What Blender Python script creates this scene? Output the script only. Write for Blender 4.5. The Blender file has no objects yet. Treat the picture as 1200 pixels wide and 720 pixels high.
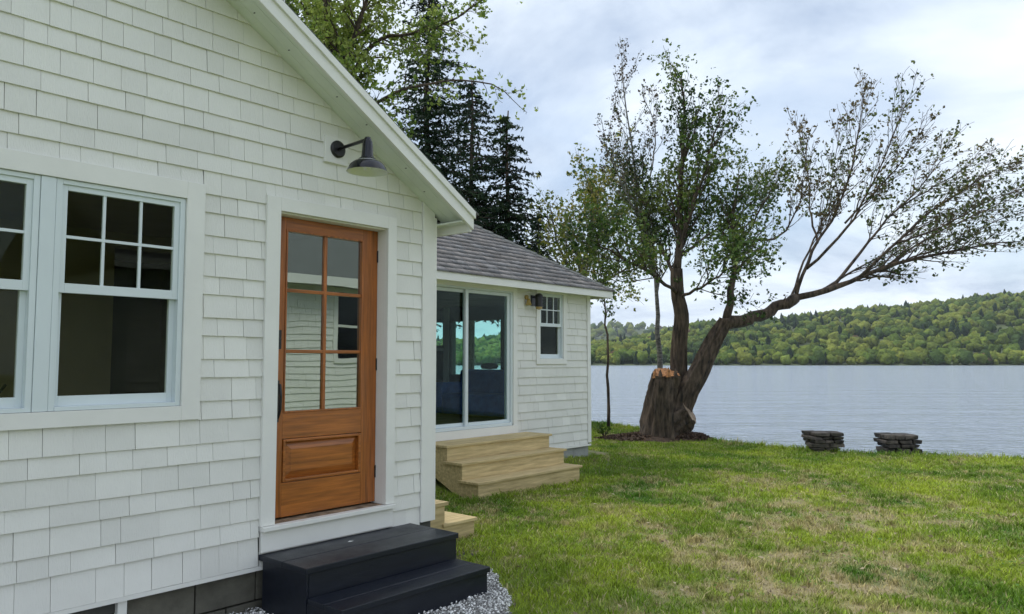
import bpy, math, random
import numpy as np
from mathutils import Vector, Matrix

random.seed(7)
scene = bpy.context.scene
COL = scene.collection

# ------------------------------------------------------------------ camera
CAM_POS = Vector((0.0, -4.53, 1.65))
YAW, PITCH, FPX = math.radians(40.9), math.radians(4.0), 905.0
FWD = Vector((math.cos(YAW) * math.cos(PITCH), math.sin(YAW) * math.cos(PITCH), math.sin(PITCH)))
RGT = Vector((math.sin(YAW), -math.cos(YAW), 0.0))
UPV = RGT.cross(FWD)
cam_data = bpy.data.cameras.new("camera")
cam = bpy.data.objects.new("camera", cam_data)
COL.objects.link(cam)
M = Matrix((RGT, UPV, -FWD)).transposed().to_4x4()
M.translation = CAM_POS
cam.matrix_world = M
cam_data.sensor_width = 36.0
cam_data.lens = 36.0 * FPX / 1200.0
cam_data.clip_start = 0.05
cam_data.clip_end = 12000.0
scene.camera = cam
AX = Vector((math.cos(YAW), math.sin(YAW), 0))     # horizontal look direction
RX = RGT.copy()

# ------------------------------------------------------------------ light
SUN_EL, SUN_AZ = math.radians(60), math.radians(112)   # azimuth measured from +X towards +Y
SUN_DIR = Vector((math.cos(SUN_EL) * math.cos(SUN_AZ), math.cos(SUN_EL) * math.sin(SUN_AZ), math.sin(SUN_EL)))
world = bpy.data.worlds.new("World")
scene.world = world
world.use_nodes = True
wn, wl = world.node_tree.nodes, world.node_tree.links
wn.clear()
out = wn.new('ShaderNodeOutputWorld')
sky = wn.new('ShaderNodeTexSky')
sky.sky_type = 'NISHITA'
sky.sun_disc = False
sky.sun_elevation = SUN_EL
sky.sun_rotation = math.pi / 2 - SUN_AZ
bg1 = wn.new('ShaderNodeBackground')
bg1.inputs['Strength'].default_value = 0.13
wl.new(sky.outputs[0], bg1.inputs[0])
tc = wn.new('ShaderNodeTexCoord')
sep = wn.new('ShaderNodeSeparateXYZ')
wl.new(tc.outputs['Generated'], sep.inputs[0])
def wmath(op, a, b=None):
    n = wn.new('ShaderNodeMath'); n.operation = op
    for i, v in enumerate((a, b)):
        if v is None: continue
        if isinstance(v, (int, float)): n.inputs[i].default_value = v
        else: wl.new(v, n.inputs[i])
    return n.outputs[0]
zz = wmath('ADD', wmath('MAXIMUM', sep.outputs[2], 0.0), 0.22)
cx = wmath('DIVIDE', sep.outputs[0], zz)
cy = wmath('DIVIDE', sep.outputs[1], zz)
comb = wn.new('ShaderNodeCombineXYZ')
wl.new(cx, comb.inputs[0]); wl.new(cy, comb.inputs[1])
def wnoise(scale, detail, rough, off, dist=0.0):
    mp = wn.new('ShaderNodeMapping'); mp.inputs['Location'].default_value = off
    wl.new(comb.outputs[0], mp.inputs[0])
    n = wn.new('ShaderNodeTexNoise')
    n.inputs['Scale'].default_value = scale; n.inputs['Detail'].default_value = detail
    n.inputs['Roughness'].default_value = rough; n.inputs['Distortion'].default_value = dist
    wl.new(mp.outputs[0], n.inputs['Vector'])
    return n.outputs['Fac']
n1 = wnoise(1.25, 8, 0.6, (3.1, 1.7, 0), 0.35)
n2 = wnoise(0.75, 5, 0.5, (9.3, 4.2, 5), 0.2)
cr = wn.new('ShaderNodeValToRGB')
cr.color_ramp.elements[0].position = 0.34
cr.color_ramp.elements[0].color = (0.38, 0.45, 0.56, 1)
cr.color_ramp.elements[1].position = 0.62
cr.color_ramp.elements[1].color = (0.74, 0.79, 0.83, 1)
e = cr.color_ramp.elements.new(0.5); e.color = (0.61, 0.68, 0.76, 1)
wl.new(n1, cr.inputs[0])
bg2 = wn.new('ShaderNodeBackground')
bg2.inputs['Strength'].default_value = 1.16
wl.new(cr.outputs[0], bg2.inputs[0])
cr2 = wn.new('ShaderNodeValToRGB')
cr2.color_ramp.elements[0].position = 0.38
cr2.color_ramp.elements[0].color = (0.55, 0.55, 0.55, 1)
cr2.color_ramp.elements[1].position = 0.52
cr2.color_ramp.elements[1].color = (1, 1, 1, 1)
wl.new(n2, cr2.inputs[0])
mixs = wn.new('ShaderNodeMixShader')
wl.new(cr2.outputs[0], mixs.inputs[0]); wl.new(bg1.outputs[0], mixs.inputs[1]); wl.new(bg2.outputs[0], mixs.inputs[2])
wl.new(mixs.outputs[0], out.inputs[0])

sd = bpy.data.lights.new("sun", 'SUN')
sd.energy = 2.3
sd.angle = math.radians(32)
sd.color = (1.0, 0.96, 0.88)
so = bpy.data.objects.new("sun", sd)
COL.objects.link(so)
so.rotation_euler = (-SUN_DIR).to_track_quat('-Z', 'Y').to_euler()
so.location = (0, 20, 30)

scene.view_settings.view_transform = 'Standard'
scene.view_settings.look = 'None'
scene.view_settings.exposure = 0.42
scene.view_settings.gamma = 1.0
scene.cycles.max_bounces = 8
scene.cycles.transparent_max_bounces = 24

# ------------------------------------------------------------------ materials
def new_mat(name):
    m = bpy.data.materials.new(name); m.use_nodes = True
    m.node_tree.nodes.clear()
    return m, m.node_tree.nodes, m.node_tree.links

def mat(name, base, rough=0.6, var=0.12, scale=6.0, stretch=(1, 1, 1), bump=0.0, bscale=60.0, bstretch=None,
        rand=0.0, metal=0.0, spec=0.5, attr=False, hue=None, transl=0.0, coat=0.0):
    """principled paint / wood / stone: noise-varied base colour and fine relief, in world coordinates"""
    m, n, l = new_mat(name)
    o = n.new('ShaderNodeOutputMaterial'); p = n.new('ShaderNodeBsdfPrincipled')
    p.inputs['Roughness'].default_value = rough; p.inputs['Metallic'].default_value = metal
    p.inputs['Specular IOR Level'].default_value = spec
    p.inputs['Coat Weight'].default_value = coat
    g = n.new('ShaderNodeNewGeometry')
    mp = n.new('ShaderNodeMapping'); mp.inputs['Scale'].default_value = stretch
    l.new(g.outputs['Position'], mp.inputs[0])
    nz = n.new('ShaderNodeTexNoise'); nz.inputs['Scale'].default_value = scale
    nz.inputs['Detail'].default_value = 6; nz.inputs['Roughness'].default_value = 0.6
    l.new(mp.outputs[0], nz.inputs['Vector'])
    r = n.new('ShaderNodeValToRGB')
    b2 = hue or base
    r.color_ramp.elements[0].position = 0.3; r.color_ramp.elements[1].position = 0.7
    r.color_ramp.elements[0].color = tuple(c * (1 - var) for c in b2) + (1,)
    r.color_ramp.elements[1].color = tuple(min(1, c * (1 + var)) for c in base) + (1,)
    l.new(nz.outputs['Fac'], r.inputs[0])
    c = r.outputs[0]
    if attr:
        a = n.new('ShaderNodeVertexColor'); a.layer_name = 'col'
        mx = n.new('ShaderNodeMix'); mx.data_type = 'RGBA'; mx.blend_type = 'MULTIPLY'; mx.inputs[0].default_value = 1
        l.new(c, mx.inputs[6]); l.new(a.outputs[0], mx.inputs[7]); c = mx.outputs[2]
    if rand:
        oi = n.new('ShaderNodeObjectInfo')
        mr = n.new('ShaderNodeMapRange'); mr.inputs[3].default_value = 1 - rand; mr.inputs[4].default_value = 1 + rand
        l.new(oi.outputs['Random'], mr.inputs[0])
        mx = n.new('ShaderNodeMix'); mx.data_type = 'RGBA'; mx.blend_type = 'MULTIPLY'; mx.inputs[0].default_value = 1
        l.new(c, mx.inputs[6]); l.new(mr.outputs[0], mx.inputs[7]); c = mx.outputs[2]
    l.new(c, p.inputs['Base Color'])
    n2_ = n.new('ShaderNodeTexNoise'); n2_.inputs['Scale'].default_value = 3.1; n2_.inputs['Detail'].default_value = 7
    n2_.inputs['Roughness'].default_value = 0.7
    l.new(g.outputs['Position'], n2_.inputs['Vector'])
    mr_ = n.new('ShaderNodeMapRange'); mr_.inputs[1].default_value = .3; mr_.inputs[2].default_value = .7
    mr_.inputs[3].default_value = rough * .75; mr_.inputs[4].default_value = min(1, rough * 1.35)
    l.new(n2_.outputs['Fac'], mr_.inputs[0]); l.new(mr_.outputs[0], p.inputs['Roughness'])
    if bump:
        mp2 = n.new('ShaderNodeMapping'); mp2.inputs['Scale'].default_value = bstretch or stretch
        l.new(g.outputs['Position'], mp2.inputs[0])
        nb = n.new('ShaderNodeTexNoise'); nb.inputs['Scale'].default_value = bscale
        nb.inputs['Detail'].default_value = 5
        l.new(mp2.outputs[0], nb.inputs['Vector'])
        bp = n.new('ShaderNodeBump'); bp.inputs['Strength'].default_value = min(1, bump)
        bp.inputs['Distance'].default_value = 0.004 * max(1, bump)
        l.new(nb.outputs['Fac'], bp.inputs['Height']); l.new(bp.outputs[0], p.inputs['Normal'])
    sh = p.outputs[0]
    if transl:
        t = n.new('ShaderNodeBsdfTranslucent'); l.new(c, t.inputs[0])
        ms = n.new('ShaderNodeMixShader'); ms.inputs[0].default_value = transl
        l.new(sh, ms.inputs[1]); l.new(t.outputs[0], ms.inputs[2]); sh = ms.outputs[0]
    l.new(sh, o.inputs[0])
    return m

def glass(name, tint, refl=0.09, dirt=0.0):
    m, n, l = new_mat(name)
    o = n.new('ShaderNodeOutputMaterial')
    t = n.new('ShaderNodeBsdfTransparent'); t.inputs[0].default_value = tint + (1,)
    g = n.new('ShaderNodeBsdfGlossy'); g.inputs['Roughness'].default_value = 0.0
    g.inputs[0].default_value = (0.9, 1.0, 0.95, 1)
    lw = n.new('ShaderNodeLayerWeight'); lw.inputs[0].default_value = 0.5
    pw = n.new('ShaderNodeMath'); pw.operation = 'POWER'; pw.inputs[1].default_value = 5.0
    l.new(lw.outputs['Facing'], pw.inputs[0])
    mr = n.new('ShaderNodeMapRange'); mr.inputs[3].default_value = refl; mr.inputs[4].default_value = 1.0
    l.new(pw.outputs[0], mr.inputs[0])
    ge = n.new('ShaderNodeNewGeometry')
    nb = n.new('ShaderNodeTexNoise'); nb.inputs['Scale'].default_value = 2.2; nb.inputs['Detail'].default_value = 1
    l.new(ge.outputs['Position'], nb.inputs['Vector'])
    bp = n.new('ShaderNodeBump'); bp.inputs['Strength'].default_value = 0.06; bp.inputs['Distance'].default_value = 0.02
    l.new(nb.outputs['Fac'], bp.inputs['Height']); l.new(bp.outputs[0], g.inputs['Normal'])
    ms = n.new('ShaderNodeMixShader')
    l.new(mr.outputs[0], ms.inputs[0]); l.new(t.outputs[0], ms.inputs[1]); l.new(g.outputs[0], ms.inputs[2])
    l.new(ms.outputs[0], o.inputs[0])
    return m

WALLC = (0.78, 0.77, 0.73)
m_shingle = mat('white_shingle_paint', WALLC, 0.62, 0.05, 1.6, bump=0.7, bscale=55, bstretch=(4, 4, 0.35), rand=0.05, spec=0.3)
m_trim = mat('white_trim_paint', (0.80, 0.79, 0.755), 0.5, 0.04, 3, bump=0.15, bscale=25, spec=0.35)
m_vinyl = mat('cool_white_vinyl', (0.68, 0.74, 0.76), 0.35, 0.03, 3)
m_soffit = mat('soffit_paint', (0.74, 0.78, 0.71), 0.6, 0.06, 4, bump=0.3, bscale=30)
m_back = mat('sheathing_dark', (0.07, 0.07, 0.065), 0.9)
m_roof = mat('asphalt_shingle', (0.150, 0.143, 0.142), 0.95, 0.35, 40, bump=1.0, bscale=160, attr=True)
m_roofA = mat('asphalt_shingle_dark', (0.12, 0.125, 0.12), 0.95, 0.35, 30, bump=1.0, bscale=160)
m_doorv = mat('fir_door_vertical_grain', (0.37, 0.112, 0.018), 0.38, 0.3, 5, stretch=(9, 9, 0.5), hue=(0.25, 0.075, 0.011), bump=0.12, bscale=30, coat=0.25)
m_doorh = mat('fir_door_horizontal_grain', (0.39, 0.122, 0.020), 0.38, 0.3, 5, stretch=(0.5, 9, 9), hue=(0.27, 0.082, 0.012), bump=0.12, bscale=30, coat=0.25)
m_pine = mat('treated_pine', (0.58, 0.455, 0.24), 0.7, 0.2, 4, stretch=(0.6, 8, 8), hue=(0.46, 0.345, 0.165), bump=0.25, bscale=40, rand=0.06)
m_navy = mat('navy_black_paint', (0.006, 0.009, 0.018), 0.38, 0.25, 5, stretch=(0.6, 6, 6), bump=0.25, bscale=40, spec=0.5)
m_black = mat('black_metal', (0.012, 0.012, 0.014), 0.35, 0.1, 10)
m_enamel = mat('dark_enamel', (0.006, 0.006, 0.011), 0.09, 0.1, 10, spec=0.5)
m_white_in = mat('white_enamel', (0.85, 0.86, 0.82), 0.4, 0.04, 10)
m_block = mat('concrete_block', (0.12, 0.113, 0.09), 0.95, 0.3, 7, bump=0.8, bscale=60, rand=0.08)
m_conc = mat('concrete', (0.30, 0.31, 0.30), 0.95, 0.3, 5, bump=0.8, bscale=60)
m_beige = mat('interior_wall_beige', (0.42, 0.37, 0.22), 0.8, 0.06, 2)
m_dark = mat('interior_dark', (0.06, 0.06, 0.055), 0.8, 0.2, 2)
m_floor_in = mat('interior_floor', (0.18, 0.13, 0.08), 0.6, 0.3, 6)
m_sofa = mat('blue_fabric', (0.05, 0.13, 0.45), 0.9, 0.25, 9, bump=0.5, bscale=60)
m_chrome = mat('chrome', (0.55, 0.56, 0.56), 0.15, 0.05, 5, metal=1.0)
m_brass = mat('amber_lamp_glass', (0.38, 0.26, 0.07), 0.3, 0.1, 9)
m_bark = mat('bark', (0.085, 0.060, 0.042), 0.95, 0.7, 14, stretch=(1, 1, 0.20), hue=(0.013, 0.009, 0.007), bump=9.0, bscale=18, bstretch=(1, 1, 0.25))
m_barkp = mat('pale_bark', (0.20, 0.19, 0.17), 0.9, 0.5, 9, stretch=(1, 1, 2.5), hue=(0.05, 0.045, 0.04), bump=1.0, bscale=20)
m_cut = mat('fresh_cut_wood', (0.36, 0.17, 0.065), 0.85, 0.5, 14, hue=(0.12, 0.05, 0.02), bump=1.5, bscale=40)
m_cutp = mat('weathered_cut_wood', (0.32, 0.23, 0.15), 0.85, 0.35, 10, hue=(0.15, 0.105, 0.07), bump=1.5, bscale=40)
m_leaf = mat('leaf', (1, 1, 1), 0.5, 0.12, 9, attr=True, transl=0.35, spec=0.3)
m_needle = mat('needles', (1, 1, 1), 0.7, 0.15, 9, attr=True, transl=0.1, spec=0.2)
m_grass = mat('grass_blade', (1, 1, 1), 0.6, 0.1, 9, attr=True, transl=0.3, spec=0.25)
m_ground = mat('lawn_soil', (1, 1, 1), 0.95, 0.35, 14, attr=True, bump=2.0, bscale=70)
m_stone = mat('field_stone', (0.075, 0.062, 0.050), 0.9, 0.45, 9, hue=(0.030, 0.027, 0.025), bump=4.0, bscale=22, rand=0.5)
m_gravel = mat('gravel', (0.78, 0.77, 0.76), 0.9, 0.3, 40, attr=True, bump=0.5)
m_gravel_bed = mat('gravel_bed', (0.22, 0.21, 0.20), 0.95, 0.5, 60, bump=3, bscale=90)
m_mulch = mat('mulch', (0.065, 0.042, 0.028), 0.95, 0.5, 14, hue=(0.05, 0.03, 0.02), bump=6, bscale=30)
m_chip = mat('bark_chips', (0.10, 0.062, 0.040), 0.9, 0.3, 20, attr=True)
m_forest = mat('forest_crowns', (1, 1, 1), 0.9, 0.55, 0.7, attr=True, bump=400, bscale=.6, transl=0.0, spec=0.1)
m_hill = mat('hill_ground', (0.055, 0.075, 0.022), 0.95, 0.35, 0.05)
g_door = glass('door_glass', (0.35, 0.40, 0.36), 0.36)
g_win = glass('window_glass', (0.93, 0.94, 0.88), 0.010)
g_slide = glass('slider_glass', (0.86, 0.94, 0.92), 0.012)
g_far = glass('low_e_glass', (0.80, 1.0, 0.95), 0.03)

def water_material():
    m, n, l = new_mat('lake_water')
    o = n.new('ShaderNodeOutputMaterial'); p = n.new('ShaderNodeBsdfPrincipled')
    p.inputs['Base Color'].default_value = (0.29, 0.34, 0.42, 1)
    p.inputs['Roughness'].default_value = 0.12
    p.inputs['IOR'].default_value = 1.33
    p.inputs['Specular IOR Level'].default_value = 0.8
    g = n.new('ShaderNodeNewGeometry')
    def layer(scale, rot, st, det, dist):
        m0 = n.new('ShaderNodeMapping'); m0.inputs['Rotation'].default_value = (0, 0, rot)
        l.new(g.outputs['Position'], m0.inputs[0])
        mp = n.new('ShaderNodeMapping'); mp.inputs['Scale'].default_value = st
        l.new(m0.outputs[0], mp.inputs[0])
        nz = n.new('ShaderNodeTexNoise'); nz.inputs['Scale'].default_value = scale
        nz.inputs['Detail'].default_value = det; nz.inputs['Distortion'].default_value = dist
        l.new(mp.outputs[0], nz.inputs['Vector'])
        return nz.outputs['Fac']
    a = layer(2.2, -YAW + .1, (1.3, 0.55, 1), 7, 0.9)
    b = layer(0.22, -YAW - .1, (1.6, 0.30, 1), 5, 0.6)
    b1 = n.new('ShaderNodeBump'); b1.inputs['Strength'].default_value = 1; b1.inputs['Distance'].default_value = 0.30
    l.new(a, b1.inputs['Height'])
    b2 = n.new('ShaderNodeBump'); b2.inputs['Strength'].default_value = 1; b2.inputs['Distance'].default_value = 0.85
    l.new(b, b2.inputs['Height']); l.new(b1.outputs[0], b2.inputs['Normal'])
    l.new(b2.outputs[0], p.inputs['Normal'])
    l.new(p.outputs[0], o.inputs[0])
    return m
m_water = water_material()

# ------------------------------------------------------------------ mesh helpers
ORG = {}          # world position of each object's origin

def tag(o, label=None, cat=None, group=None, kind=None):
    if label: o['label'] = label
    if cat: o['category'] = cat
    if group: o['group'] = group
    if kind: o['kind'] = kind
    return o

def empty(name, loc, label, cat, group=None):
    o = bpy.data.objects.new(name, None); COL.objects.link(o)
    o.location = loc; o.empty_display_size = 0.3
    ORG[o] = Vector(loc)
    return tag(o, label, cat, group)

def link_mesh(name, me, m, parent=None, origin=None):
    o = bpy.data.objects.new(name, me); COL.objects.link(o)
    if m and not me.materials: me.materials.append(m)
    if parent is not None: o.parent = parent
    return o

class MB:
    def __init__(s): s.v = []; s.f = []; s.c = []
    def add(s, vs, fs):
        b = len(s.v); s.v += [tuple(p) for p in vs]; s.f += [tuple(i + b for i in f) for f in fs]
    def box(s, x0, x1, y0, y1, z0, z1):
        if x0 > x1: x0, x1 = x1, x0
        if y0 > y1: y0, y1 = y1, y0
        if z0 > z1: z0, z1 = z1, z0
        s.add([(x0, y0, z0), (x1, y0, z0), (x1, y1, z0), (x0, y1, z0), (x0, y0, z1), (x1, y0, z1), (x1, y1, z1), (x0, y1, z1)],
              [(0, 3, 2, 1), (4, 5, 6, 7), (0, 1, 5, 4), (1, 2, 6, 5), (2, 3, 7, 6), (3, 0, 4, 7)])
        return s
    def prism_xz(s, poly, y0, y1):
        """poly: list of (x,z) counter-clockwise seen from -Y; extruded from y0 (front) to y1 (back)"""
        n = len(poly)
        vs = [(x, y0, z) for x, z in poly] + [(x, y1, z) for x, z in poly]
        fs = [tuple(range(n)), tuple(range(2 * n - 1, n - 1, -1))]
        fs += [(i, i + n, (i + 1) % n + n, (i + 1) % n) for i in range(n)]
        s.add(vs, fs); return s
    def prism_yz(s, poly, x0, x1):
        n = len(poly)
        vs = [(x0, y, z) for y, z in poly] + [(x1, y, z) for y, z in poly]
        fs = [tuple(range(n - 1, -1, -1)), tuple(range(n, 2 * n))]
        fs += [(i, (i + 1) % n, (i + 1) % n + n, i + n) for i in range(n)]
        s.add(vs, fs); return s
    def tube(s, pts, rad, n=6, cap=True):
        pts = [Vector(p) for p in pts]; k = len(pts); vs = []; prev = None
        for i, p in enumerate(pts):
            t = (pts[min(i + 1, k - 1)] - pts[max(i - 1, 0)])
            if t.length < 1e-9: t = Vector((0, 0, 1))
            t.normalize()
            if prev is None:
                a = t.orthogonal().normalized()
            else:
                a = (prev - t * prev.dot(t))
                a = a.normalized() if a.length > 1e-6 else t.orthogonal().normalized()
            prev = a; b = t.cross(a); r = rad[i] if hasattr(rad, '__len__') else rad
            for j in range(n):
                an = 2 * math.pi * j / n
                vs.append(p + (a * math.cos(an) + b * math.sin(an)) * r)
        fs = [(i * n + j, i * n + (j + 1) % n, (i + 1) * n + (j + 1) % n, (i + 1) * n + j) for i in range(k - 1) for j in range(n)]
        if cap: fs += [tuple(range(n - 1, -1, -1)), tuple(range((k - 1) * n, k * n))]
        s.add(vs, fs); return s
    def lathe(s, prof, c, n=32):
        """prof: list of (r,z) around vertical axis through c"""
        vs = []; k = len(prof)
        for r, z in prof:
            for j in range(n):
                an = 2 * math.pi * j / n
                vs.append((c[0] + r * math.cos(an), c[1] + r * math.sin(an), c[2] + z))
        fs = [(i * n + j, i * n + (j + 1) % n, (i + 1) * n + (j + 1) % n, (i + 1) * n + j) for i in range(k - 1) for j in range(n)]
        s.add(vs, fs); return s
    def build(s, name, m, parent=None, bevel=0.0, smooth=False, label=None, origin=None, solidify=0.0):
        po = ORG[parent] if parent is not None else Vector((0, 0, 0))
        if parent is None and origin is not None: po = Vector(origin)
        me = bpy.data.meshes.new(name)
        me.from_pydata([(a - po.x, b - po.y, c - po.z) for a, b, c in s.v], [], s.f)
        me.validate()
        o = link_mesh(name, me, m, parent)
        ORG[o] = po.copy()
        if parent is None: o.location = po
        if smooth: me.polygons.foreach_set('use_smooth', [True] * len(me.polygons))
        if solidify:
            b = o.modifiers.new('thickness', 'SOLIDIFY'); b.thickness = solidify; b.offset = 0
        if bevel:
            b = o.modifiers.new('bevel', 'BEVEL'); b.width = bevel; b.segments = 2; b.limit_method = 'ANGLE'
        if label: o['label'] = label
        return o

def np_mesh(name, verts, faces, m, parent=None, cols=None, origin=(0, 0, 0), smooth=False):
    """verts (N,3), faces (F,k) numpy arrays, cols (N,3) point colours"""
    me = bpy.data.meshes.new(name)
    N, F, k = len(verts), len(faces), faces.shape[1]
    me.vertices.add(N); me.loops.add(F * k); me.polygons.add(F)
    po = np.array(ORG[parent]) if parent is not None else np.array(origin)
    me.vertices.foreach_set('co', (verts - po).astype(np.float32).ravel())
    me.loops.foreach_set('vertex_index', faces.astype(np.int32).ravel())
    me.polygons.foreach_set('loop_start', np.arange(0, F * k, k, dtype=np.int32))
    try: me.polygons.foreach_set('loop_total', np.full(F, k, dtype=np.int32))
    except Exception: pass
    if smooth: me.polygons.foreach_set('use_smooth', np.ones(F, dtype=bool))
    if cols is not None:
        ca = me.color_attributes.new('col', 'FLOAT_COLOR', 'POINT')
        ca.data.foreach_set('color', np.hstack([cols, np.ones((N, 1))]).astype(np.float32).ravel())
    me.update(calc_edges=True)
    o = link_mesh(name, me, m, parent)
    ORG[o] = Vector(po)
    if parent is None: o.location = po
    return o

def hash2(ix, iy, seed):
    h = (ix * 374761393 + iy * 668265263 + seed * 974711) & 0x7fffffff
    h = ((h ^ (h >> 13)) * 1274126177) & 0x7fffffff
    return ((h ^ (h >> 16)) & 0xffff) / 65535.0
def vnoise(x, y, seed=0):
    x = np.asarray(x, float); y = np.asarray(y, float)
    ix = np.floor(x).astype(np.int64); iy = np.floor(y).astype(np.int64)
    fx = x - ix; fy = y - iy
    fx = fx * fx * (3 - 2 * fx); fy = fy * fy * (3 - 2 * fy)
    a = hash2(ix, iy, seed); b = hash2(ix + 1, iy, seed); c = hash2(ix, iy + 1, seed); d = hash2(ix + 1, iy + 1, seed)
    return (a * (1 - fx) + b * fx) * (1 - fy) + (c * (1 - fx) + d * fx) * fy
def fbm(x, y, seed=0, o=4):
    s = 0; a = 0.5; t = 0
    for i in range(o):
        s = s + a * vnoise(x * 2 ** i + 17.3 * i, y * 2 ** i - 9.1 * i, seed + i); t += a; a *= 0.55
    return s / t
def sstep(a, b, x):
    t = np.clip((np.asarray(x, float) - a) / (b - a), 0, 1); return t * t * (3 - 2 * t)

# ------------------------------------------------------------------ terrain
SH_Y = np.array([-200, -60, -25, -12, -6, -2.2, -.85, .54, 1.74, 3.13, 4.46, 6.78, 8.4, 14, 30, 60, 200], float)
SH_X = np.array([60, 40, 28, 22.3, 19.3, 17.24, 16.94, 16.3, 16.06, 16.35, 16.8, 18.2, 18.9, 21, 27, 42, 120], float)
def shore_x(y): return np.interp(y, SH_Y, SH_X)
def ground_z(x, y):
    x = np.asarray(x, float); y = np.asarray(y, float)
    z = -0.17 * sstep(8.5, 15.5, x)
    z = z + 0.13 * sstep(1.9, 2.9, y) * (1 - sstep(11.0, 13.0, x)) * sstep(3, 5, x)
    z = z + 0.05 * (1 - sstep(4.5, 6.0, x)) * (1 - sstep(0.3, 1.5, y))
    z = z + 0.05 * (fbm(x * .9, y * .9, 5, 3) - .5) * sstep(5.0, 7.0, x)
    d = x - shore_x(y) - 0.25 * (fbm(x * 1.3, y * 1.3, 31, 3) - .5)
    z = np.where(d > 0, z - np.minimum(d * 0.75 + 0.3 * sstep(0, .4, d), 2.6), z)
    return z
def dryness(x, y):
    big = fbm(x * 0.55 + 3.3, y * 0.55 + 8.2, 11, 3)
    sm = fbm(x * 2.2, y * 2.2, 21, 4)
    # a worn path of thin grass runs from the lower right towards the piers
    px, py = x - 5.2, y + 2.6
    path = np.exp(-((py - 0.33 * px) / 1.0) ** 2) * sstep(-1, 1.0, px) * (1 - sstep(6.5, 9, px))
    patch = np.exp(-(((x - 7.2) / .55) ** 2 + ((y - 0.35) / .3) ** 2)) + .9 * np.exp(-(((x - 9.4) / .6) ** 2 + ((y - 1.1) / .35) ** 2))
    lush = np.exp(-(((x - 8.0) / 1.5) ** 2 + ((y - 1.0) / .45) ** 2)) + sstep(13.6, 15.5, x) * .5 + 1.0 * np.exp(-(((y - 2.2) / .45) ** 2)) * (x > 8.5)
    fine = fbm(x * 6.5, y * 6.5, 91, 3)
    v = .6 * (big - .5) + .9 * (sm - .5) + 1.5 * (fine - .5) + 0.16 * path + 0.36 * patch - 0.30 * lush + 0.37
    return np.clip(v, 0, 1)
def grass_colour(x, y, rng=None):
    d = dryness(x, y)[:, None]
    t = np.clip((fbm(x * 1.1 + 40, y * 1.1, 44, 5) - .5) * 1.7 + .45, 0, 1)[:, None]
    green = np.array([0.09, 0.20, 0.018]) * (1 - t) + np.array([0.42, 0.50, 0.055]) * t
    dry = np.array([0.46, 0.40, 0.19])
    k = np.clip((d - .45) * 2.0, 0, 1)
    return green * (1 - k) + dry * k

def make_ground():
    xs = np.concatenate([np.arange(-60, -4, 4), np.arange(-4, 25, .14), np.arange(25, 130, 5)])
    ys = np.concatenate([np.arange(-110, -9, 5), np.arange(-9, 14, .14), np.arange(14, 130, 5)])
    X, Y = np.meshgrid(xs, ys, indexing='ij'); Z = ground_z(X, Y)
    V = np.stack([X.ravel(), Y.ravel(), Z.ravel()], 1)
    nx, ny = len(xs), len(ys)
    i, j = np.meshgrid(np.arange(nx - 1), np.arange(ny - 1), indexing='ij')
    a = (i * ny + j).ravel()
    F = np.stack([a, a + ny, a + ny + 1, a + 1], 1)
    x, y = V[:, 0], V[:, 1]
    d = dryness(x, y)[:, None]
    c = grass_colour(x, y) * 0.62
    soil = np.array([0.30, 0.24, 0.14])
    k = np.clip((d - .6) * 1.7, 0, 1)
    c = c * (1 - k) + soil * k
    bank = (x > shore_x(y) + 0.05)[:, None]
    c = np.where(bank, np.array([0.06, 0.05, 0.035]), c)
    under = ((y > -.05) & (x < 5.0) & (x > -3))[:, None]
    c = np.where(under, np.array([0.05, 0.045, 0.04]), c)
    o = np_mesh('ground', V, F, m_ground, cols=c, smooth=True)
    tag(o, kind='structure')
make_ground()

wb = MB(); s_ = 2500
wb.add([(-s_, -s_, -0.80), (s_, -s_, -0.80), (s_, s_, -0.80), (-s_, s_, -0.80)], [(0, 1, 2, 3)])
tag(wb.build('lake_water', m_water), kind='structure')

# ------------------------------------------------------------------ shingled walls
unit = MB()
unit.add([(0, -.020, 0), (1, -.020, 0), (1, 0, 0), (0, 0, 0), (0, -.006, 1), (1, -.006, 1), (1, 0, 1), (0, 0, 1)],
         [(0, 3, 2, 1), (4, 5, 6, 7), (0, 1, 5, 4), (1, 2, 6, 5), (2, 3, 7, 6), (3, 0, 4, 7)])
UNIT_ME = bpy.data.meshes.new('shingle')
UNIT_ME.from_pydata(unit.v, [], unit.f); UNIT_ME.materials.append(m_shingle)

def clip_poly(poly, f):
    """keep the part of poly (x,z) where f(p) >= 0 (f linear)"""
    out_ = []
    for i in range(len(poly)):
        a, b = poly[i], poly[(i + 1) % len(poly)]
        fa, fb = f(a), f(b)
        if fa >= 0: out_.append(a)
        if (fa >= 0) != (fb >= 0):
            t = fa / (fa - fb); out_.append((a[0] + (b[0] - a[0]) * t, a[1] + (b[1] - a[1]) * t))
    return out_

def subtract(rects, o):
    res = []
    ox0, ox1, oz0, oz1 = o
    for (x0, x1, z0, z1) in rects:
        if x1 <= ox0 or x0 >= ox1 or z1 <= oz0 or z0 >= oz1: res.append((x0, x1, z0, z1)); continue
        if x0 < ox0: res.append((x0, ox0, z0, z1))
        if x1 > ox1: res.append((ox1, x1, z0, z1))
        xa, xb = max(x0, ox0), min(x1, ox1)
        if z0 < oz0: res.append((xa, xb, z0, oz0))
        if z1 > oz1: res.append((xa, xb, oz1, z1))
    return [r for r in res if r[1] - r[0] > .012 and r[3] - r[2] > .012]

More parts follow.
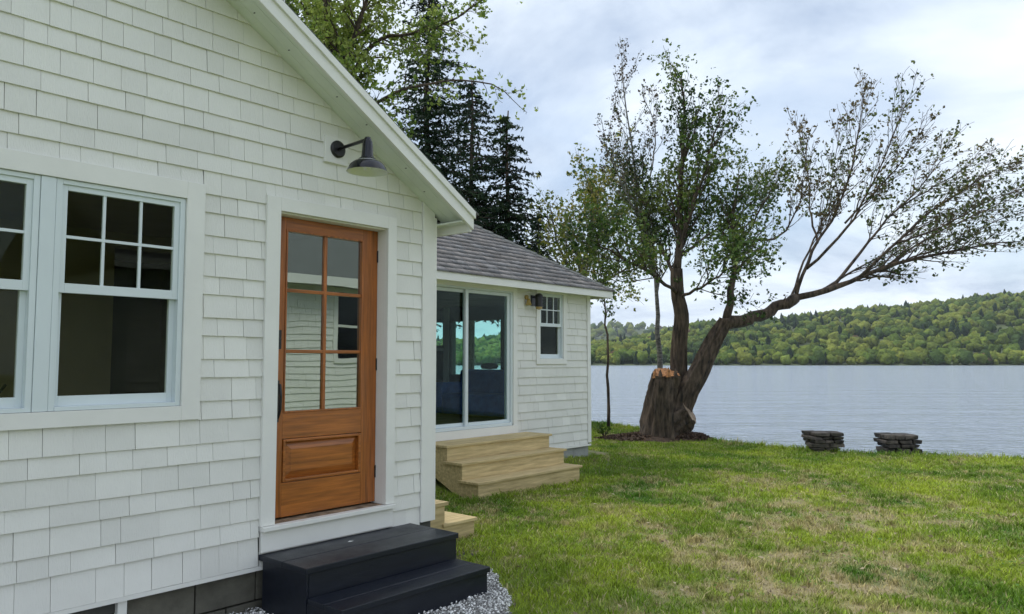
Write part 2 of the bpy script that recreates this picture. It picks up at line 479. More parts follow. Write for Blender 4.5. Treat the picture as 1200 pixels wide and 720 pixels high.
def shingle_layout(rng, x0, x1, zlo, zhi, openings, wmin, wmax, gap=.0034):
    """courses alternate short / tall, as on the photograph"""
    butts = []
    for k in range(-12, 14):
        butts += [(2.683 + .2553 * k, .1433), (2.571 + .2553 * k, .112)]
    # butt at 2.683 carries a tall course (to 2.8263), butt at 2.571 a short one (to 2.683)
    res = []
    for b, h in sorted(butts):
        if b + h < zlo + .06 or b > zhi: continue
        if b > zlo and b - zlo < .06: h += b - zlo; b = zlo
        x = x0
        while x < x1 - .005:
            w = rng.uniform(wmin, wmax) if rng.random() > .25 else rng.uniform(wmin, (wmin + wmax) / 2)
            if x1 - (x + w) < wmin * .6: w = x1 - x
            gp = gap * rng.uniform(.35, 1.15)
            r = [(x + gp / 2, min(x + w, x1) - gp / 2, max(b, zlo), min(b + h + .006, zhi))]
            for o in openings: r = subtract(r, o)
            res += r
            x += w
    return res

def screen_size(p, w, h):
    d = Vector(p) - CAM_POS; z = d.dot(FWD)
    if z < .3: return 0
    u = 600 + FPX * d.dot(RGT) / z; v = 360 - FPX * d.dot(UPV) / z
    if u < -60 or u > 1260 or v < -60 or v > 780: return 0
    return w * h / z / z

def shingle_wall(rng, wall, y, rects, clip=None, limit=298, flip=False):
    """wall: the parent part. Largest in view become single shingles, the rest one joined part."""
    full, cut = [], []
    for r in rects:
        poly = [(r[0], r[2]), (r[1], r[2]), (r[1], r[3]), (r[0], r[3])]
        if clip:
            q = clip_poly(poly, clip)
            if len(q) < 3: continue
            if len(q) == 4 and q == poly: full.append((r, None))
            else: full.append((r, q))
        else: full.append((r, None))
    full.sort(key=lambda a: -screen_size(((a[0][0] + a[0][1]) / 2, y, (a[0][2] + a[0][3]) / 2), a[0][1] - a[0][0], a[0][3] - a[0][2]))
    rest = MB(); po = ORG[wall]
    for i, (r, q) in enumerate(full):
        jy = rng.uniform(-.0022, .0015); jz = rng.uniform(-.0010, .0010)
        if i < limit and q is None:
            o = bpy.data.objects.new('shingle', UNIT_ME); COL.objects.link(o); o.parent = wall
            o.location = (r[0] - po.x, y - po.y + jy, r[2] + jz - po.z); o.scale = (r[1] - r[0], 1, r[3] - r[2])
            continue
        h = .1433; z0 = r[2]
        s = -1 if flip else 1
        poly = q or [(r[0], r[2]), (r[1], r[2]), (r[1], r[3]), (r[0], r[3])]
        mb = MB() if i < limit else rest
        n = len(poly)
        th = lambda z: .020 - .014 * min(1, max(0, (z - z0) / max(.02, r[3] - r[2])))
        vs = [(x, y + s * (jy - th(z)), z + jz) for x, z in poly] + [(x, y + s * jy, z + jz) for x, z in poly]
        fs = [tuple(range(n)), tuple(range(2 * n - 1, n - 1, -1))] + [(a, a + n, (a + 1) % n + n, (a + 1) % n) for a in range(n)]
        if s < 0: fs = [f[::-1] for f in fs]
        mb.add(vs, fs)
        if i < limit: mb.build('shingle', m_shingle, wall)
    if rest.v:
        o = rest.build('shingle_field', m_shingle, wall); o['kind'] = 'stuff'

def wall_boxes(mb, x0, x1, z0, z1, y0, y1, holes):
    rects = [(x0, x1, z0, z1)]
    for h in holes: rects = subtract(rects, h)
    for r in rects: mb.box(r[0], r[1], y0, y1, r[2], r[3])

# ------------------------------------------------------------------ main house (gable end)
rngA = random.Random(3)
XR = 4.25                                   # right corner of the gable wall
def rake_top(x): return 2.83 + .615 * (4.4 - x) if x > .75 else 2.83 + .615 * (4.4 - .75) - .615 * (.75 - x)
RIDGE_X = 0.75; XL = -2.75
house = empty('house', (XR - 3.5, 0, 0.04), 'white shingled gable house with an orange wood door and a barn lamp, nearest the camera', 'house')
WIN = (1.487, 2.197); WINL = (.70, 1.41); WZ = (1.386, 2.628)
HOLE_W = (.70, 2.197, 1.386, 2.628)
HOLE_D = (2.845, 3.768, .585, 2.652)
wb = MB()
wall_boxes(wb, XL, XR, .345, 2.80, .0, .14, [HOLE_W, HOLE_D])
wb.prism_xz([(XL, 2.80), (XR, 2.80), (XR, rake_top(XR) - .12), (RIDGE_X, rake_top(RIDGE_X) - .12), (XL, rake_top(XR) - .12)], .0, .14)
wall = wb.build('wall', m_back, house, label='white shingled gable wall')
soff = lambda x: rake_top(x) - .088
clipA = lambda p: (soff(4.4) + .615 * (4.4 - p[0])) - p[1] - .002
rects = shingle_layout(rngA, XL, 4.122, .345, 5.0, [(.585, 2.310, 1.302, 2.732), (2.737, 3.848, .43, 2.743)], .10, .26)
shingle_wall(rngA, wall, 0.0, rects, clipA)
# starter drip board
MB().box(XL, 4.12, -.022, .0, .318, .343).build('drip_board', m_trim, house)
# corner board, and the side wall behind it
MB().prism_xz([(4.124, .405), (XR, .405), (XR, soff(XR)), (4.124, soff(4.124))], -.03, 0).box(4.25, 4.272, -.03, .11, .405, 2.80).build('corner_board', m_trim, house, bevel=.002)
sw = MB().box(4.11, 4.25, .142, 2.85, .345, 2.80).build('side_wall', m_shingle, house)
lw_ = MB()
for a, b, c, d in ((.142, .5, .345, 2.8), (2.2, 8, .345, 2.8), (.5, 2.2, .345, 1.35), (.5, 2.2, 2.55, 2.8)): lw_.box(XL, XL + .14, a, b, c, d)  # unseen opening in the left wall, added to let daylight into the room
lw_.build('side_wall', m_shingle, house)
MB().box(XL + .06, XL + .064, .5, 2.2, 1.35, 2.55).build('added_daylight_pane', g_win, house)  # pane of the added opening that brightens the interior
MB().box(XL + .142, 4.11, 7.86, 8, .345, 2.80).box(4.11, 4.25, 2.852, 8, .345, 2.80).build('back_wall', m_back, house)
# inside: floor, ceiling, partition with a dark doorway
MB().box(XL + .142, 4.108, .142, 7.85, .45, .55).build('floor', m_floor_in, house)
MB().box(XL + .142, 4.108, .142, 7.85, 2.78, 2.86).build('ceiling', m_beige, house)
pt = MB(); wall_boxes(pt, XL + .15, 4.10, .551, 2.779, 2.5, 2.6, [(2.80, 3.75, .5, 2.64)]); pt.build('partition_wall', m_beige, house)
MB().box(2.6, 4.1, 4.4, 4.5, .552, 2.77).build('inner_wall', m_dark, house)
# roof: two slabs with shingle courses, rake boards, soffits, eaves
def slab(mb, xa, xb, y0, y1, lo, hi):
    za, zb = rake_top(xa), rake_top(xb)
    mb.prism_xz([(xa, za + lo), (xb, zb + lo), (xb, zb + hi), (xa, za + hi)] if xa < xb else [(xb, zb + lo), (xa, za + lo), (xa, za + hi), (xb, zb + hi)], y0, y1)
YB = 8.3
rm = MB(); slab(rm, RIDGE_X, 4.40, -.30, YB, -.055, .0); slab(rm, -2.9, RIDGE_X, -.30, YB, -.055, .0)
roof = rm.build('roof', m_roofA, house)
rc = MB()
k = 0; x = 4.44
while x > RIDGE_X:                            # each shingle course laps the one below: a saw-toothed rake edge
    xa = max(x - .14, RIDGE_X); za, zb = rake_top(xa), rake_top(x)
    y = -.335
    rc.prism_xz([(xa, za + .002), (x, zb + .002), (x, zb + .016), (xa, za + .007)], y, YB + .02)
    x -= .13; k += 1
x = -2.94
while x < RIDGE_X:
    xb = min(x + .14, RIDGE_X)
    rc.prism_xz([(x, rake_top(x) + .002), (xb, rake_top(xb) + .002), (xb, rake_top(xb) + .007), (x, rake_top(x) + .016)], -.335, YB + .02)
    x += .13
rc.build('roof_shingle', m_roofA, roof)
fb = MB(); slab(fb, RIDGE_X, 4.392, -.325, -.300, -.145, -.012); slab(fb, -2.9, RIDGE_X, -.325, -.300, -.145, -.012); fb.build('rake_board', m_trim, house, bevel=.002)
fb = MB(); slab(fb, RIDGE_X, 4.398, -.343, -.325, -.055, -.001); slab(fb, -2.9, RIDGE_X, -.343, -.325, -.055, -.001); fb.build('rake_trim', m_trim, house, bevel=.002)
# soffit boards under the rake overhang and a frieze strip on the wall
for ya, yb in ((-.298, -.205), (-.203, -.105), (-.103, -.001)):
    sb = MB(); slab(sb, RIDGE_X, 4.36, ya, yb, -.088, -.060); sb.build('soffit_board', m_soffit, house, bevel=.002)
sb = MB(); slab(sb, -2.9, RIDGE_X, -.298, -.001, -.088, -.06); sb.build('soffit_board', m_soffit, house)
# small dark nail heads and knots along the soffit
kn = MB()
for i in range(9):
    x = 1.6 + i * .31 + .05 * math.sin(i * 3); z = rake_top(x) - .0895
    kn.box(x, x + .025, -.16 + .03 * math.sin(i * 5), -.145 + .03 * math.sin(i * 5), z - .003, z + .012)
kn.build('soffit_knot', m_roofA, house)
# eave fascia and level soffit on the right-hand side
MB().box(4.372, 4.396, -.298, 8.2, 2.675, 2.80).build('eave_board', m_trim, house, bevel=.002)
MB().box(4.272, 4.37, -.296, 8.2, 2.74, 2.752).build('eave_soffit', m_soffit, house)
# foundation: recessed concrete blocks with a white post and a dark crawl opening
fnd = MB().box(1.96, 4.22, .12, .20, -.1, .316).build('foundation', m_block, house)
for row in range(2):
    z0 = .125 - .19 * row if row else .125
    z0 = .118 if row == 0 else -.082
    x = 1.96 + (.2 if row else 0)
    xx = 1.96
    while xx < 4.2:
        w = .395 if not (row and xx == 1.96) else .195
        MB().box(xx, min(xx + w, 4.22), .05, .118, z0, z0 + .188).build('block', m_block, fnd, bevel=.004)
        xx += w + .010
MB().box(1.885, 1.935, -.005, .04, .0, .316).build('post', m_trim, house)
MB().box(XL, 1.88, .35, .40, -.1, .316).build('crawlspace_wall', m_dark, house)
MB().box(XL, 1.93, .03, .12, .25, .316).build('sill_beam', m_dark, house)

# ---- double-hung windows
def window_unit(root, x0, x1, z0, z1, y, lites=(3, 2), gl=g_win, name='window', fr=.031, thick=1.0, split=.53):
    """returns the window part; frame, sashes, muntins and panes are its children. y = outer face."""
    t = thick
    f = MB()
    f.box(x0, x0 + fr, y, y + .09, z0, z1).box(x1 - fr, x1, y, y + .09, z0, z1)
    f.box(x0 + fr, x1 - fr, y, y + .09, z1 - fr * .8, z1).box(x0 + fr, x1 - fr, y - .006, y + .09, z0, z0 + fr * .7)
    win = f.build(name, m_vinyl, root, bevel=.002)
    zi0, zi1 = z0 + fr * .7, z1 - fr * .8; xi0, xi1 = x0 + fr, x1 - fr
    zm = zi0 + (zi1 - zi0) * split
    sr = .030 * t
    # upper sash (outer plane)
    def sash(xa, xb, za, zb, yy, bot):
        s = MB()
        s.box(xa, xa + sr, yy, yy + .03, za, zb).box(xb - sr, xb, yy, yy + .03, za, zb)
        s.box(xa + sr, xb - sr, yy, yy + .03, zb - sr, zb).box(xa + sr, xb - sr, yy, yy + .03, za, za + bot)
        s.build('sash', m_vinyl, win, bevel=.0015)
        return xa + sr, xb - sr, za + bot, zb - sr
    ga = sash(xi0, xi1, zm - .025, zi1, y + .012, .052 * t)
    gb = sash(xi0, xi1, zi0, zm + .02, y + .046, .055 * t)
    nx, nz = lites
    mu = .0155 * t
    cw = (ga[1] - ga[0] - mu * (nx - 1)) / nx; ch = (ga[3] - ga[2] - mu * (nz - 1)) / nz
    for i in range(nx):
        for j in range(nz):
            xa = ga[0] + i * (cw + mu); za = ga[2] + j * (ch + mu)
            MB().box(xa, xa + cw, y + .026, y + .030, za, za + ch).build('pane', gl, win)
    for i in range(1, nx):
        xa = ga[0] + i * (cw + mu) - mu
        MB().box(xa, xa + mu, y + .018, y + .034, ga[2], ga[3]).build('muntin', m_vinyl, win)
    for j in range(1, nz):
        za = ga[2] + j * (ch + mu) - mu
        MB().box(ga[0], ga[1], y + .016, y + .036, za, za + mu).build('muntin', m_vinyl, win)
    MB().box(gb[0], gb[1], y + .060, y + .064, gb[2], gb[3]).build('pane', gl, win)
    MB().box((x0 + x1) / 2 - .03, (x0 + x1) / 2 + .03, y + .050, y + .068, zm + .02, zm + .03).build('latch', m_vinyl, win)
    return win

def casing(root, x0, x1, z0, z1, w, y0, y1, wt=None, sill=None, name='casing'):
    wt = wt or w
    sill = w if sill is None else sill
    c = MB()
    c.box(x0, x0 + w, y0, y1, z0, z1).box(x1 - w, x1, y0, y1, z0, z1)
    c.box(x0 + w, x1 - w, y0, y1, z1 - wt, z1)
    if sill: c.box(x0 + w, x1 - w, y0, y1, z0, z0 + sill)
    return c.build(name, m_trim, root, bevel=.002)

w1 = window_unit(house, WIN[0], WIN[1], WZ[0], WZ[1], -.018)
w2 = window_unit(house, WINL[0], WINL[1], WZ[0], WZ[1], -.018)
MB().box(1.412, 1.485, -.024, .10, WZ[0], WZ[1]).build('mullion', m_vinyl, house, bevel=.003)
casing(house, .580, 2.313, 1.300, 2.735, .114, -.034, 0, wt=.105, sill=.084, name='window_casing')

# faucet and counter behind the left window
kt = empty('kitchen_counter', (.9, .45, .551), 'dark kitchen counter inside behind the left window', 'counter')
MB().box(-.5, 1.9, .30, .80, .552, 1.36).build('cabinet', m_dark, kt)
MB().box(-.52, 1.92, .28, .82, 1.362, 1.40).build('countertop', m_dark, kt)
fc = empty('kitchen_faucet', (1.37, .42, 1.402), 'chrome gooseneck faucet seen through the left window', 'faucet')
arc = [(1.37, .42, 1.402), (1.37, .42, 1.68)] + [(1.37 + .0 - .11 + .11 * math.cos(a), .42, 1.68 + .11 * math.sin(a)) for a in np.linspace(.2, math.pi, 9)] + [(1.15, .42, 1.62)]
MB().tube(arc, .012, 8).build('spout', m_chrome, fc, smooth=True)
MB().lathe([(.03, 0), (.03, .02), (.02, .05), (.02, .09), (.0, .09)], (1.37, .42, 1.402), 16).build('base', m_chrome, fc, smooth=True)
MB().tube([(1.37, .40, 1.46), (1.40, .36, 1.52)], .008, 6).build('lever', m_black, fc)

# ---- entry door
D0, D1, DZ0, DZ1, DY = 2.845, 3.768, .600, 2.652, .088
dc = MB().box(2.738, 2.842, -.036, 0, .592, 2.742).box(3.764, 3.847, -.036, 0, .592, 2.742).box(2.842, 3.764, -.036, 0, 2.650, 2.742)
dc.build('door_casing', m_trim, house, bevel=.002)
MB().box(2.745, 3.842, -.062, .0, .560, .589).box(2.750, 3.840, -.030, 0, .425, .560).build('door_sill_board', m_trim, house, bevel=.003)
MB().box(2.847, 3.766, .0, .16, .562, .590).build('threshold', m_cutp, house)
MB().box(2.842, 2.862, .0, .16, .592, 2.65).box(3.764, 3.786, .0, .16, .592, 2.65).box(2.862, 3.764, .0, .16, 2.640, 2.665).build('door_jamb', m_trim, house)
# the slab is stiles + rails + panel; the door part itself is the left stile with its children
SX0, SX1 = 2.864, 3.762
GX0, GX1, GZ0, GZ1 = 2.975, 3.612, 1.31, 2.542
door = MB().box(SX0, GX0 - .012, DY, DY + .045, .604, 2.638).box(GX1 + .012, SX1, DY, DY + .045, .604, 2.638).build('door', m_doorv, house, bevel=.003, label='varnished orange wood door with six glass lites')
MB().box(GX0 - .012, GX1 + .012, DY + .0005, DY + .0445, GZ1 + .012, 2.638).build('top_rail', m_doorh, door, bevel=.002)
MB().box(GX0 - .012, GX1 + .012, DY + .0005, DY + .0445, 1.125, GZ0 - .012).build('lock_rail', m_doorh, door, bevel=.002)
MB().box(GX0 - .012, GX1 + .012, DY + .0005, DY + .0445, .604, .830).build('bottom_rail', m_doorh, door, bevel=.002)
gm = (GX0 + GX1) / 2
mv = MB().box(gm - .013, gm + .013, DY + .004, DY + .040, GZ0, GZ1).build('muntin', m_doorv, door, bevel=.003)
gh = (GZ1 - GZ0 - 2 * .024) / 3
for j in range(1, 3):
    za = GZ0 + j * (gh + .024) - .024
    for xa, xb in ((GX0, gm - .013), (gm + .013, GX1)):
        MB().box(xa, xb, DY + .005, DY + .039, za, za + .024).build('muntin', m_doorh, door, bevel=.003)
for i in range(2):
    for j in range(3):
        xa, xb = ((GX0, gm - .013), (gm + .013, GX1))[i]; za = GZ0 + j * (gh + .024)
        MB().box(xa, xb, DY + .020, DY + .024, za, za + gh).build('pane', g_door, door)
gb = MB()
gb.box(GX0 - .012, GX0, DY - .006, DY + .04, GZ0 - .012, GZ1 + .012).box(GX1, GX1 + .012, DY - .006, DY + .04, GZ0 - .012, GZ1 + .012)
gb.box(GX0, GX1, DY - .006, DY + .04, GZ1, GZ1 + .012).box(GX0, GX1, DY - .006, DY + .04, GZ0 - .012, GZ0)
gb.build('glazing_bead', m_doorv, door, bevel=.003)
# raised panel with its moulding
pm = MB(); px0, px1, pz0, pz1 = GX0 - .008, GX1 + .008, .834, 1.121
pm.box(px0, px0 + .02, DY - .008, DY + .03, pz0, pz1).box(px1 - .02, px1, DY - .008, DY + .03, pz0, pz1)
pm.box(px0 + .02, px1 - .02, DY - .008, DY + .03, pz1 - .02, pz1).box(px0 + .02, px1 - .02, DY - .008, DY + .03, pz0, pz0 + .02)
pm.build('panel_moulding', m_doorh, door, bevel=.005)
pn = MB(); a0, a1, b0, b1 = px0 + .02, px1 - .02, pz0 + .02, pz1 - .02; q = .05
pn.add([(a0, DY + .026, b0), (a1, DY + .026, b0), (a1, DY + .026, b1), (a0, DY + .026, b1),
        (a0 + q, DY + .006, b0 + q), (a1 - q, DY + .006, b0 + q), (a1 - q, DY + .006, b1 - q), (a0 + q, DY + .006, b1 - q)],
       [(0, 1, 5, 4), (1, 2, 6, 5), (2, 3, 7, 6), (3, 0, 4, 7), (4, 5, 6, 7)])
pn.build('raised_panel', m_doorh, door)
# black hardware on the left stile
hd = MB().box(2.885, 2.925, DY - .012, DY, 1.24, 1.52).tube([(2.905, DY - .012, 1.50), (2.905, DY - .05, 1.49), (2.905, DY - .062, 1.42), (2.905, DY - .058, 1.33), (2.905, DY - .03, 1.27), (2.905, DY - .012, 1.265)], .010, 8)
hd.build('handle', m_black, door, bevel=.002)
MB().box(2.878, 2.932, DY - .016, DY, 1.73, 1.86).lathe([(.0, 0), (.017, 0), (.017, .02), (.0, .02)], (2.905, DY - .02, 1.785), 12).build('deadbolt', m_black, door, bevel=.003)
for hz in (2.40, 1.58, .78): MB().box(3.7535, 3.764, DY - .005, DY, hz, hz + .09).build('hinge', m_black, door)

# ---- barn lamp over the door
LX, LZ = 3.285, 3.158
lamp = empty('barn_wall_lamp', (LX, -.02, LZ), 'black gooseneck barn lamp with white-lined shade above the orange door', 'wall lamp')
mbk = MB().box(LX - .105, LX + .095, -.036, -.004, LZ - .105, LZ + .085)
mbk.build('mounting_block', m_trim, lamp, bevel=.003)
cp = MB(); ring = []
cp.tube([(LX, -.036, LZ), (LX, -.046, LZ), (LX, -.054, LZ)], [.062, .062, .050], 24)
cp.build('wall_plate', m_black, lamp, smooth=False)
LY = -.375
MB().tube([(LX, -.05, LZ), (LX, LY + .02, LZ + .008), (LX, LY, LZ + .008)], .0125, 12).build('arm', m_black, lamp, smooth=True)
neck = MB().lathe([(.0, .022), (.020, .022), (.024, .012), (.028, .0), (.034, -.01), (.040, -.10), (.046, -.125)], (LX, LY, LZ), 28)
neck.build('neck', m_enamel, lamp, smooth=True)
sh = MB().lathe([(.046, -.120), (.060, -.128), (.070, -.142), (.096, -.152), (.118, -.172), (.132, -.200), (.138, -.214), (.140, -.218)], (LX, LY, LZ), 40)
sh.build('shade', m_enamel, lamp, smooth=True)
MB().lathe([(.1385, -.218), (.136, -.213), (.129, -.199), (.115, -.172), (.094, -.155), (.060, -.135), (.0, -.132)], (LX, LY, LZ), 40).build('shade_lining', m_white_in, lamp, smooth=True)
MB().lathe([(.0, -.21), (.018, -.205), (.028, -.185), (.026, -.165), (.014, -.145), (.012, -.134)], (LX, LY, LZ), 16).build('bulb', m_white_in, lamp, smooth=True)

# ------------------------------------------------------------------ rear cottage (hip roof wing by the lake)
rngB = random.Random(5)
BY = 2.87; BX0, BX1 = 4.30, 10.49; BYB = 7.2
cot = empty('cottage', (7.5, BY, .14), 'low white shingled cottage with hip roof and sliding glass door, behind the gable house', 'house')
SL = (6.70, 8.545, .745, 2.665)
BW = (9.165, 9.745, 1.685, 2.690)
bw = MB(); wall_boxes(bw, BX0, BX1 - .006, .305, 2.74, BY, BY + .13, [SL, BW])
wallB = bw.build('wall', m_back, cot, label='white shingled wall facing the lawn')
rects = shingle_layout(rngB, BX0, 10.405, .305, 2.745, [(6.605, 8.635, .60, 2.745), (9.082, 9.832, 1.605, 2.745)], .11, .24)
shingle_wall(rngB, wallB, BY, rects, None, limit=290)
MB().box(10.407, BX1 + .004, BY - .03, BY, .325, 2.745).box(BX1, BX1 + .022, BY, BY + .09, .325, 2.745).build('corner_board', m_trim, cot, bevel=.002)
MB().box(BX0, BX1, BY - .028, BY, .275, .303).build('drip_board', m_trim, cot)
MB().box(BX0, BX1 - .02, BY + .02, BY + .18, -.15, .272).box(10.29, BX1 - .02, BY + .18, BYB, -.15, .272).build('foundation', m_conc, cot)
# frieze under the eave
MB().box(BX0, BX1, BY - .024, BY - .002, 2.745, 2.80).build('frieze_board', m_trim, cot)
# east wall with two windows to the lake, north wall with one
ew = MB()
def wall_x(mb, x0, x1, y0, y1, z0, z1, holes):
    rr = [(y0, y1, z0, z1)]
    for h in holes: rr = subtract(rr, h)
    for r in rr: mb.box(x0, x1, r[0], r[1], r[2], r[3])
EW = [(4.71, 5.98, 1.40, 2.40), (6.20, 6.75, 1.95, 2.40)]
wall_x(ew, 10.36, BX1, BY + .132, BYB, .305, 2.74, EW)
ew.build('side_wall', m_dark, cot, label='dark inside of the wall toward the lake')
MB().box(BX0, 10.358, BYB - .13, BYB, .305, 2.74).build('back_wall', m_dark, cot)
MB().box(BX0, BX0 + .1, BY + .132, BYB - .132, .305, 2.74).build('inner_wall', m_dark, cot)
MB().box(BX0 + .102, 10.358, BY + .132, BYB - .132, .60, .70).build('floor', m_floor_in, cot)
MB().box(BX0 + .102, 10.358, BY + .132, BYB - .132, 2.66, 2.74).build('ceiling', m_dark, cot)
for (a, b, c, d) in EW:
    f = MB().box(10.352, 10.372, a - .04, a, c - .05, d + .04).box(10.352, 10.372, b, b + .04, c - .05, d + .04).box(10.352, 10.372, a, b, d, d + .04).box(10.33, 10.372, a, b, c - .04, c)
    wo = f.build('window', m_dark, cot); MB().box(10.42, 10.424, a, b, c, d).build('pane', g_far, wo)
MB().box(10.335, 10.358, 6.02, 6.16, 1.0, 2.66).box(10.33, 10.358, 6.16, 6.8, 1.84, 1.90).build('inner_post', m_trim, cot)
# the sliding door
sd_f = MB().box(6.605, 6.70, BY - .03, BY, .70, 2.742).box(8.545, 8.632, BY - .03, BY, .70, 2.742).box(6.70, 8.545, BY - .03, BY, 2.665, 2.742)
sd_f.build('door_casing', m_trim, cot, bevel=.002)
slider = MB().box(6.70, 6.735, BY - .01, BY + .12, .745, 2.665).box(8.51, 8.545, BY - .01, BY + .12, .745, 2.665).box(6.735, 8.51, BY - .01, BY + .12, 2.64, 2.665).box(6.735, 8.51, BY - .03, BY + .12, .725, .765).build('sliding_door', m_vinyl, cot, bevel=.002)
def leafpanel(xa, xb, yy):
    p = MB().box(xa, xa + .055, yy, yy + .035, .766, 2.638).box(xb - .055, xb, yy, yy + .035, .766, 2.638).box(xa + .055, xb - .055, yy, yy + .035, 2.592, 2.638).box(xa + .055, xb - .055, yy, yy + .035, .766, .81)
    p.build('door_panel', m_vinyl, slider, bevel=.002)
    MB().box(xa + .055, xb - .055, yy + .015, yy + .020, .81, 2.592).build('pane', g_slide, slider)
leafpanel(6.737, 7.66, BY + .055); leafpanel(7.585, 8.508, BY + .012)
MB().box(6.61, 8.63, BY - .045, BY, .60, .722).build('door_skirt', m_trim, cot)
window_unit(cot, BW[0], BW[1], BW[2], BW[3], BY - .018, gl=g_win, fr=.022, split=.52)
casing(cot, 9.080, 9.834, 1.602, 2.742, .084, BY - .034, BY, wt=.05, sill=.082, name='window_casing')
# eave: fascia, soffit
EX, EY, EZ = 10.75, 2.57, 2.805
MB().box(BX0 - .02, EX, EY, EY + .022, 2.69, EZ).box(EX - .022, EX, EY + .022, BYB + .3, 2.69, EZ).build('eave_board', m_trim, cot, bevel=.003)
MB().box(BX0 - .02, EX - .022, EY + .022, BY - .03, 2.728, 2.742).box(BX1 + .03, EX - .022, BY - .03, BYB + .28, 2.728, 2.742).build('eave_soffit', m_soffit, cot)
# hip roof with lapped tab shingles
SLP = .655; HALF = (BYB + .3 - EY) / 2; RZ = EZ + HALF * SLP
HXL = EX + .02 - HALF
rf = MB()
yE2 = BYB + .3
rf.add([(BX0 - .05, EY - .01, EZ), (EX + .01, EY - .01, EZ), (HXL, EY + HALF, RZ), (BX0 - .05, EY + HALF, RZ), (EX + .01, yE2, EZ), (BX0 - .05, yE2, EZ)],
       [(0, 1, 2, 3), (1, 4, 2), (4, 5, 3, 2), (0, 3, 5), (0, 5, 4, 1)])
roofB = rf.build('roof', m_roofA, cot)
def roof_courses():
    V, F, Cc = [], [], []
    L = math.hypot(HALF, HALF * SLP); n = int(L / .142) + 1
    rg = random.Random(9)
    ny, nz_ = -SLP / math.hypot(1, SLP), 1 / math.hypot(1, SLP)
    def add(p4, th0, th1, c, nrm):
        b = len(V)
        for i, (x, y, z) in enumerate(p4):
            th = th0 if i < 2 else th1
            V.append((x + nrm[0] * th, y + nrm[1] * th, z + nrm[2] * th)); Cc.append(c)
        for (x, y, z) in p4: V.append((x, y, z)); Cc.append(c)
        F.extend([(b, b + 1, b + 2, b + 3), (b, b + 4, b + 5, b + 1), (b + 1, b + 5, b + 6, b + 2), (b + 3, b + 2, b + 6, b + 7), (b, b + 3, b + 7, b + 4)])
    for i in range(n):
        s0 = i * .142 - .02; s1 = min(s0 + .155, L)
        if s1 - s0 < .03: continue
        t0, t1 = s0 / L * HALF, s1 / L * HALF
        # front slope
        x = BX0 - .05 - rg.uniform(0, .2)
        while x < EX + .02 - t0:
            w = rg.uniform(.09, .26); g = rg.uniform(.72, 1.25); tint = rg.uniform(-.04, .04)
            xa, xb = x + .002, x + w - .002
            h0, h1 = EX + .02 - t0, EX + .02 - t1
            if xa < h0:
                p = [(xa, EY + t0, EZ + t0 * SLP), (min(xb, h0), EY + t0, EZ + t0 * SLP), (min(xb, h1), EY + t1, EZ + t1 * SLP), (min(xa, h1), EY + t1, EZ + t1 * SLP)]
                add(p, rg.uniform(.010, .020), .004, (g * (1 + tint), g, g * (1 - tint)), (0, ny, nz_))
            x += w
        y = EY - .01 + t0
        while y < yE2 - t0:
            w = rg.uniform(.14, .3); g = rg.uniform(.72, 1.25)
            ya, yb = y, min(y + w - .003, yE2 - t0)
            xx0, xx1 = EX + .02 - t0, EX + .02 - t1
            p = [(xx0, ya, EZ + t0 * SLP), (xx0, yb, EZ + t0 * SLP), (xx1, min(max(yb, EY + t1), yE2 - t1), EZ + t1 * SLP), (xx1, min(max(ya, EY + t1), yE2 - t1), EZ + t1 * SLP)]
            add(p, .014, .004, (g, g, g), (-ny, 0, nz_))
            y += w
    o = np_mesh('roof_shingles', np.array(V), np.array(F), m_roof, roofB, cols=np.array(Cc)); o['kind'] = 'stuff'
roof_courses()
# hip cap pieces
hipd = Vector((HXL - EX - .01, HALF, RZ - EZ)); hl = hipd.length; hipd.normalize()
for i in range(int(hl / .2)):
    p = Vector((EX + .01, EY - .01, EZ)) + hipd * (i * .2)
    a = p + hipd * .22
    s1 = Vector((-.08, 0, 0)); s2 = Vector((0, .08, 0)); up = Vector((0, 0, .026)); dn = Vector((0, 0, .006))
    c = MB(); c.add([p + s1 + up * .6, p + up + Vector((0, 0, .012)), p + s2 + up * .6, a + s1 + dn, a + dn + Vector((0, 0, .012)), a + s2 + dn,
                     p + s1 - dn, p - dn, p + s2 - dn],
                    [(0, 1, 4, 3), (1, 2, 5, 4), (0, 6, 7, 1), (1, 7, 8, 2), (0, 3, 6), (2, 8, 5)])
    c.build('hip_cap', m_roofA, roofB)
# wall lantern
lt = empty('wall_lantern', (8.98, BY - .02, 2.46), 'small dark dome-topped wall lantern beside the cottage window', 'wall lamp')
cx0 = 9.0
MB().box(cx0 - .05, cx0 + .05, BY - .034, BY - .016, 2.48, 2.64).build('back_plate', m_black, lt, bevel=.004)
MB().box(cx0 - .012, cx0 + .012, BY - .10, BY - .034, 2.60, 2.62).build('arm', m_black, lt)
MB().lathe([(.0, .19), (.03, .185), (.055, .165), (.065, .13), (.065, .12), (.055, .12), (.055, .0), (.060, .0), (.060, -.012), (.0, -.012)], (cx0, BY - .14, 2.475), 14).build('hood', m_black, lt, smooth=False)
MB().lathe([(.0, .0), (.05, .0), (.05, -.03), (.0, -.045)], (cx0, BY - .14, 2.46), 12).build('lamp_glass', m_brass, lt)
cn = empty('wall_fitting', (8.84, BY - .02, 2.5), 'small tarnished brass fitting on shingles left of the lantern', 'fitting')
MB().tube([(8.84, BY - .02, 2.60), (8.84, BY - .045, 2.60)], .035, 12).build('rosette', m_brass, cn)
MB().lathe([(.0, .10), (.02, .095), (.03, .06), (.045, .0), (.0, .0)], (8.84, BY - .07, 2.48), 12).build('cup', m_brass, cn, smooth=True)
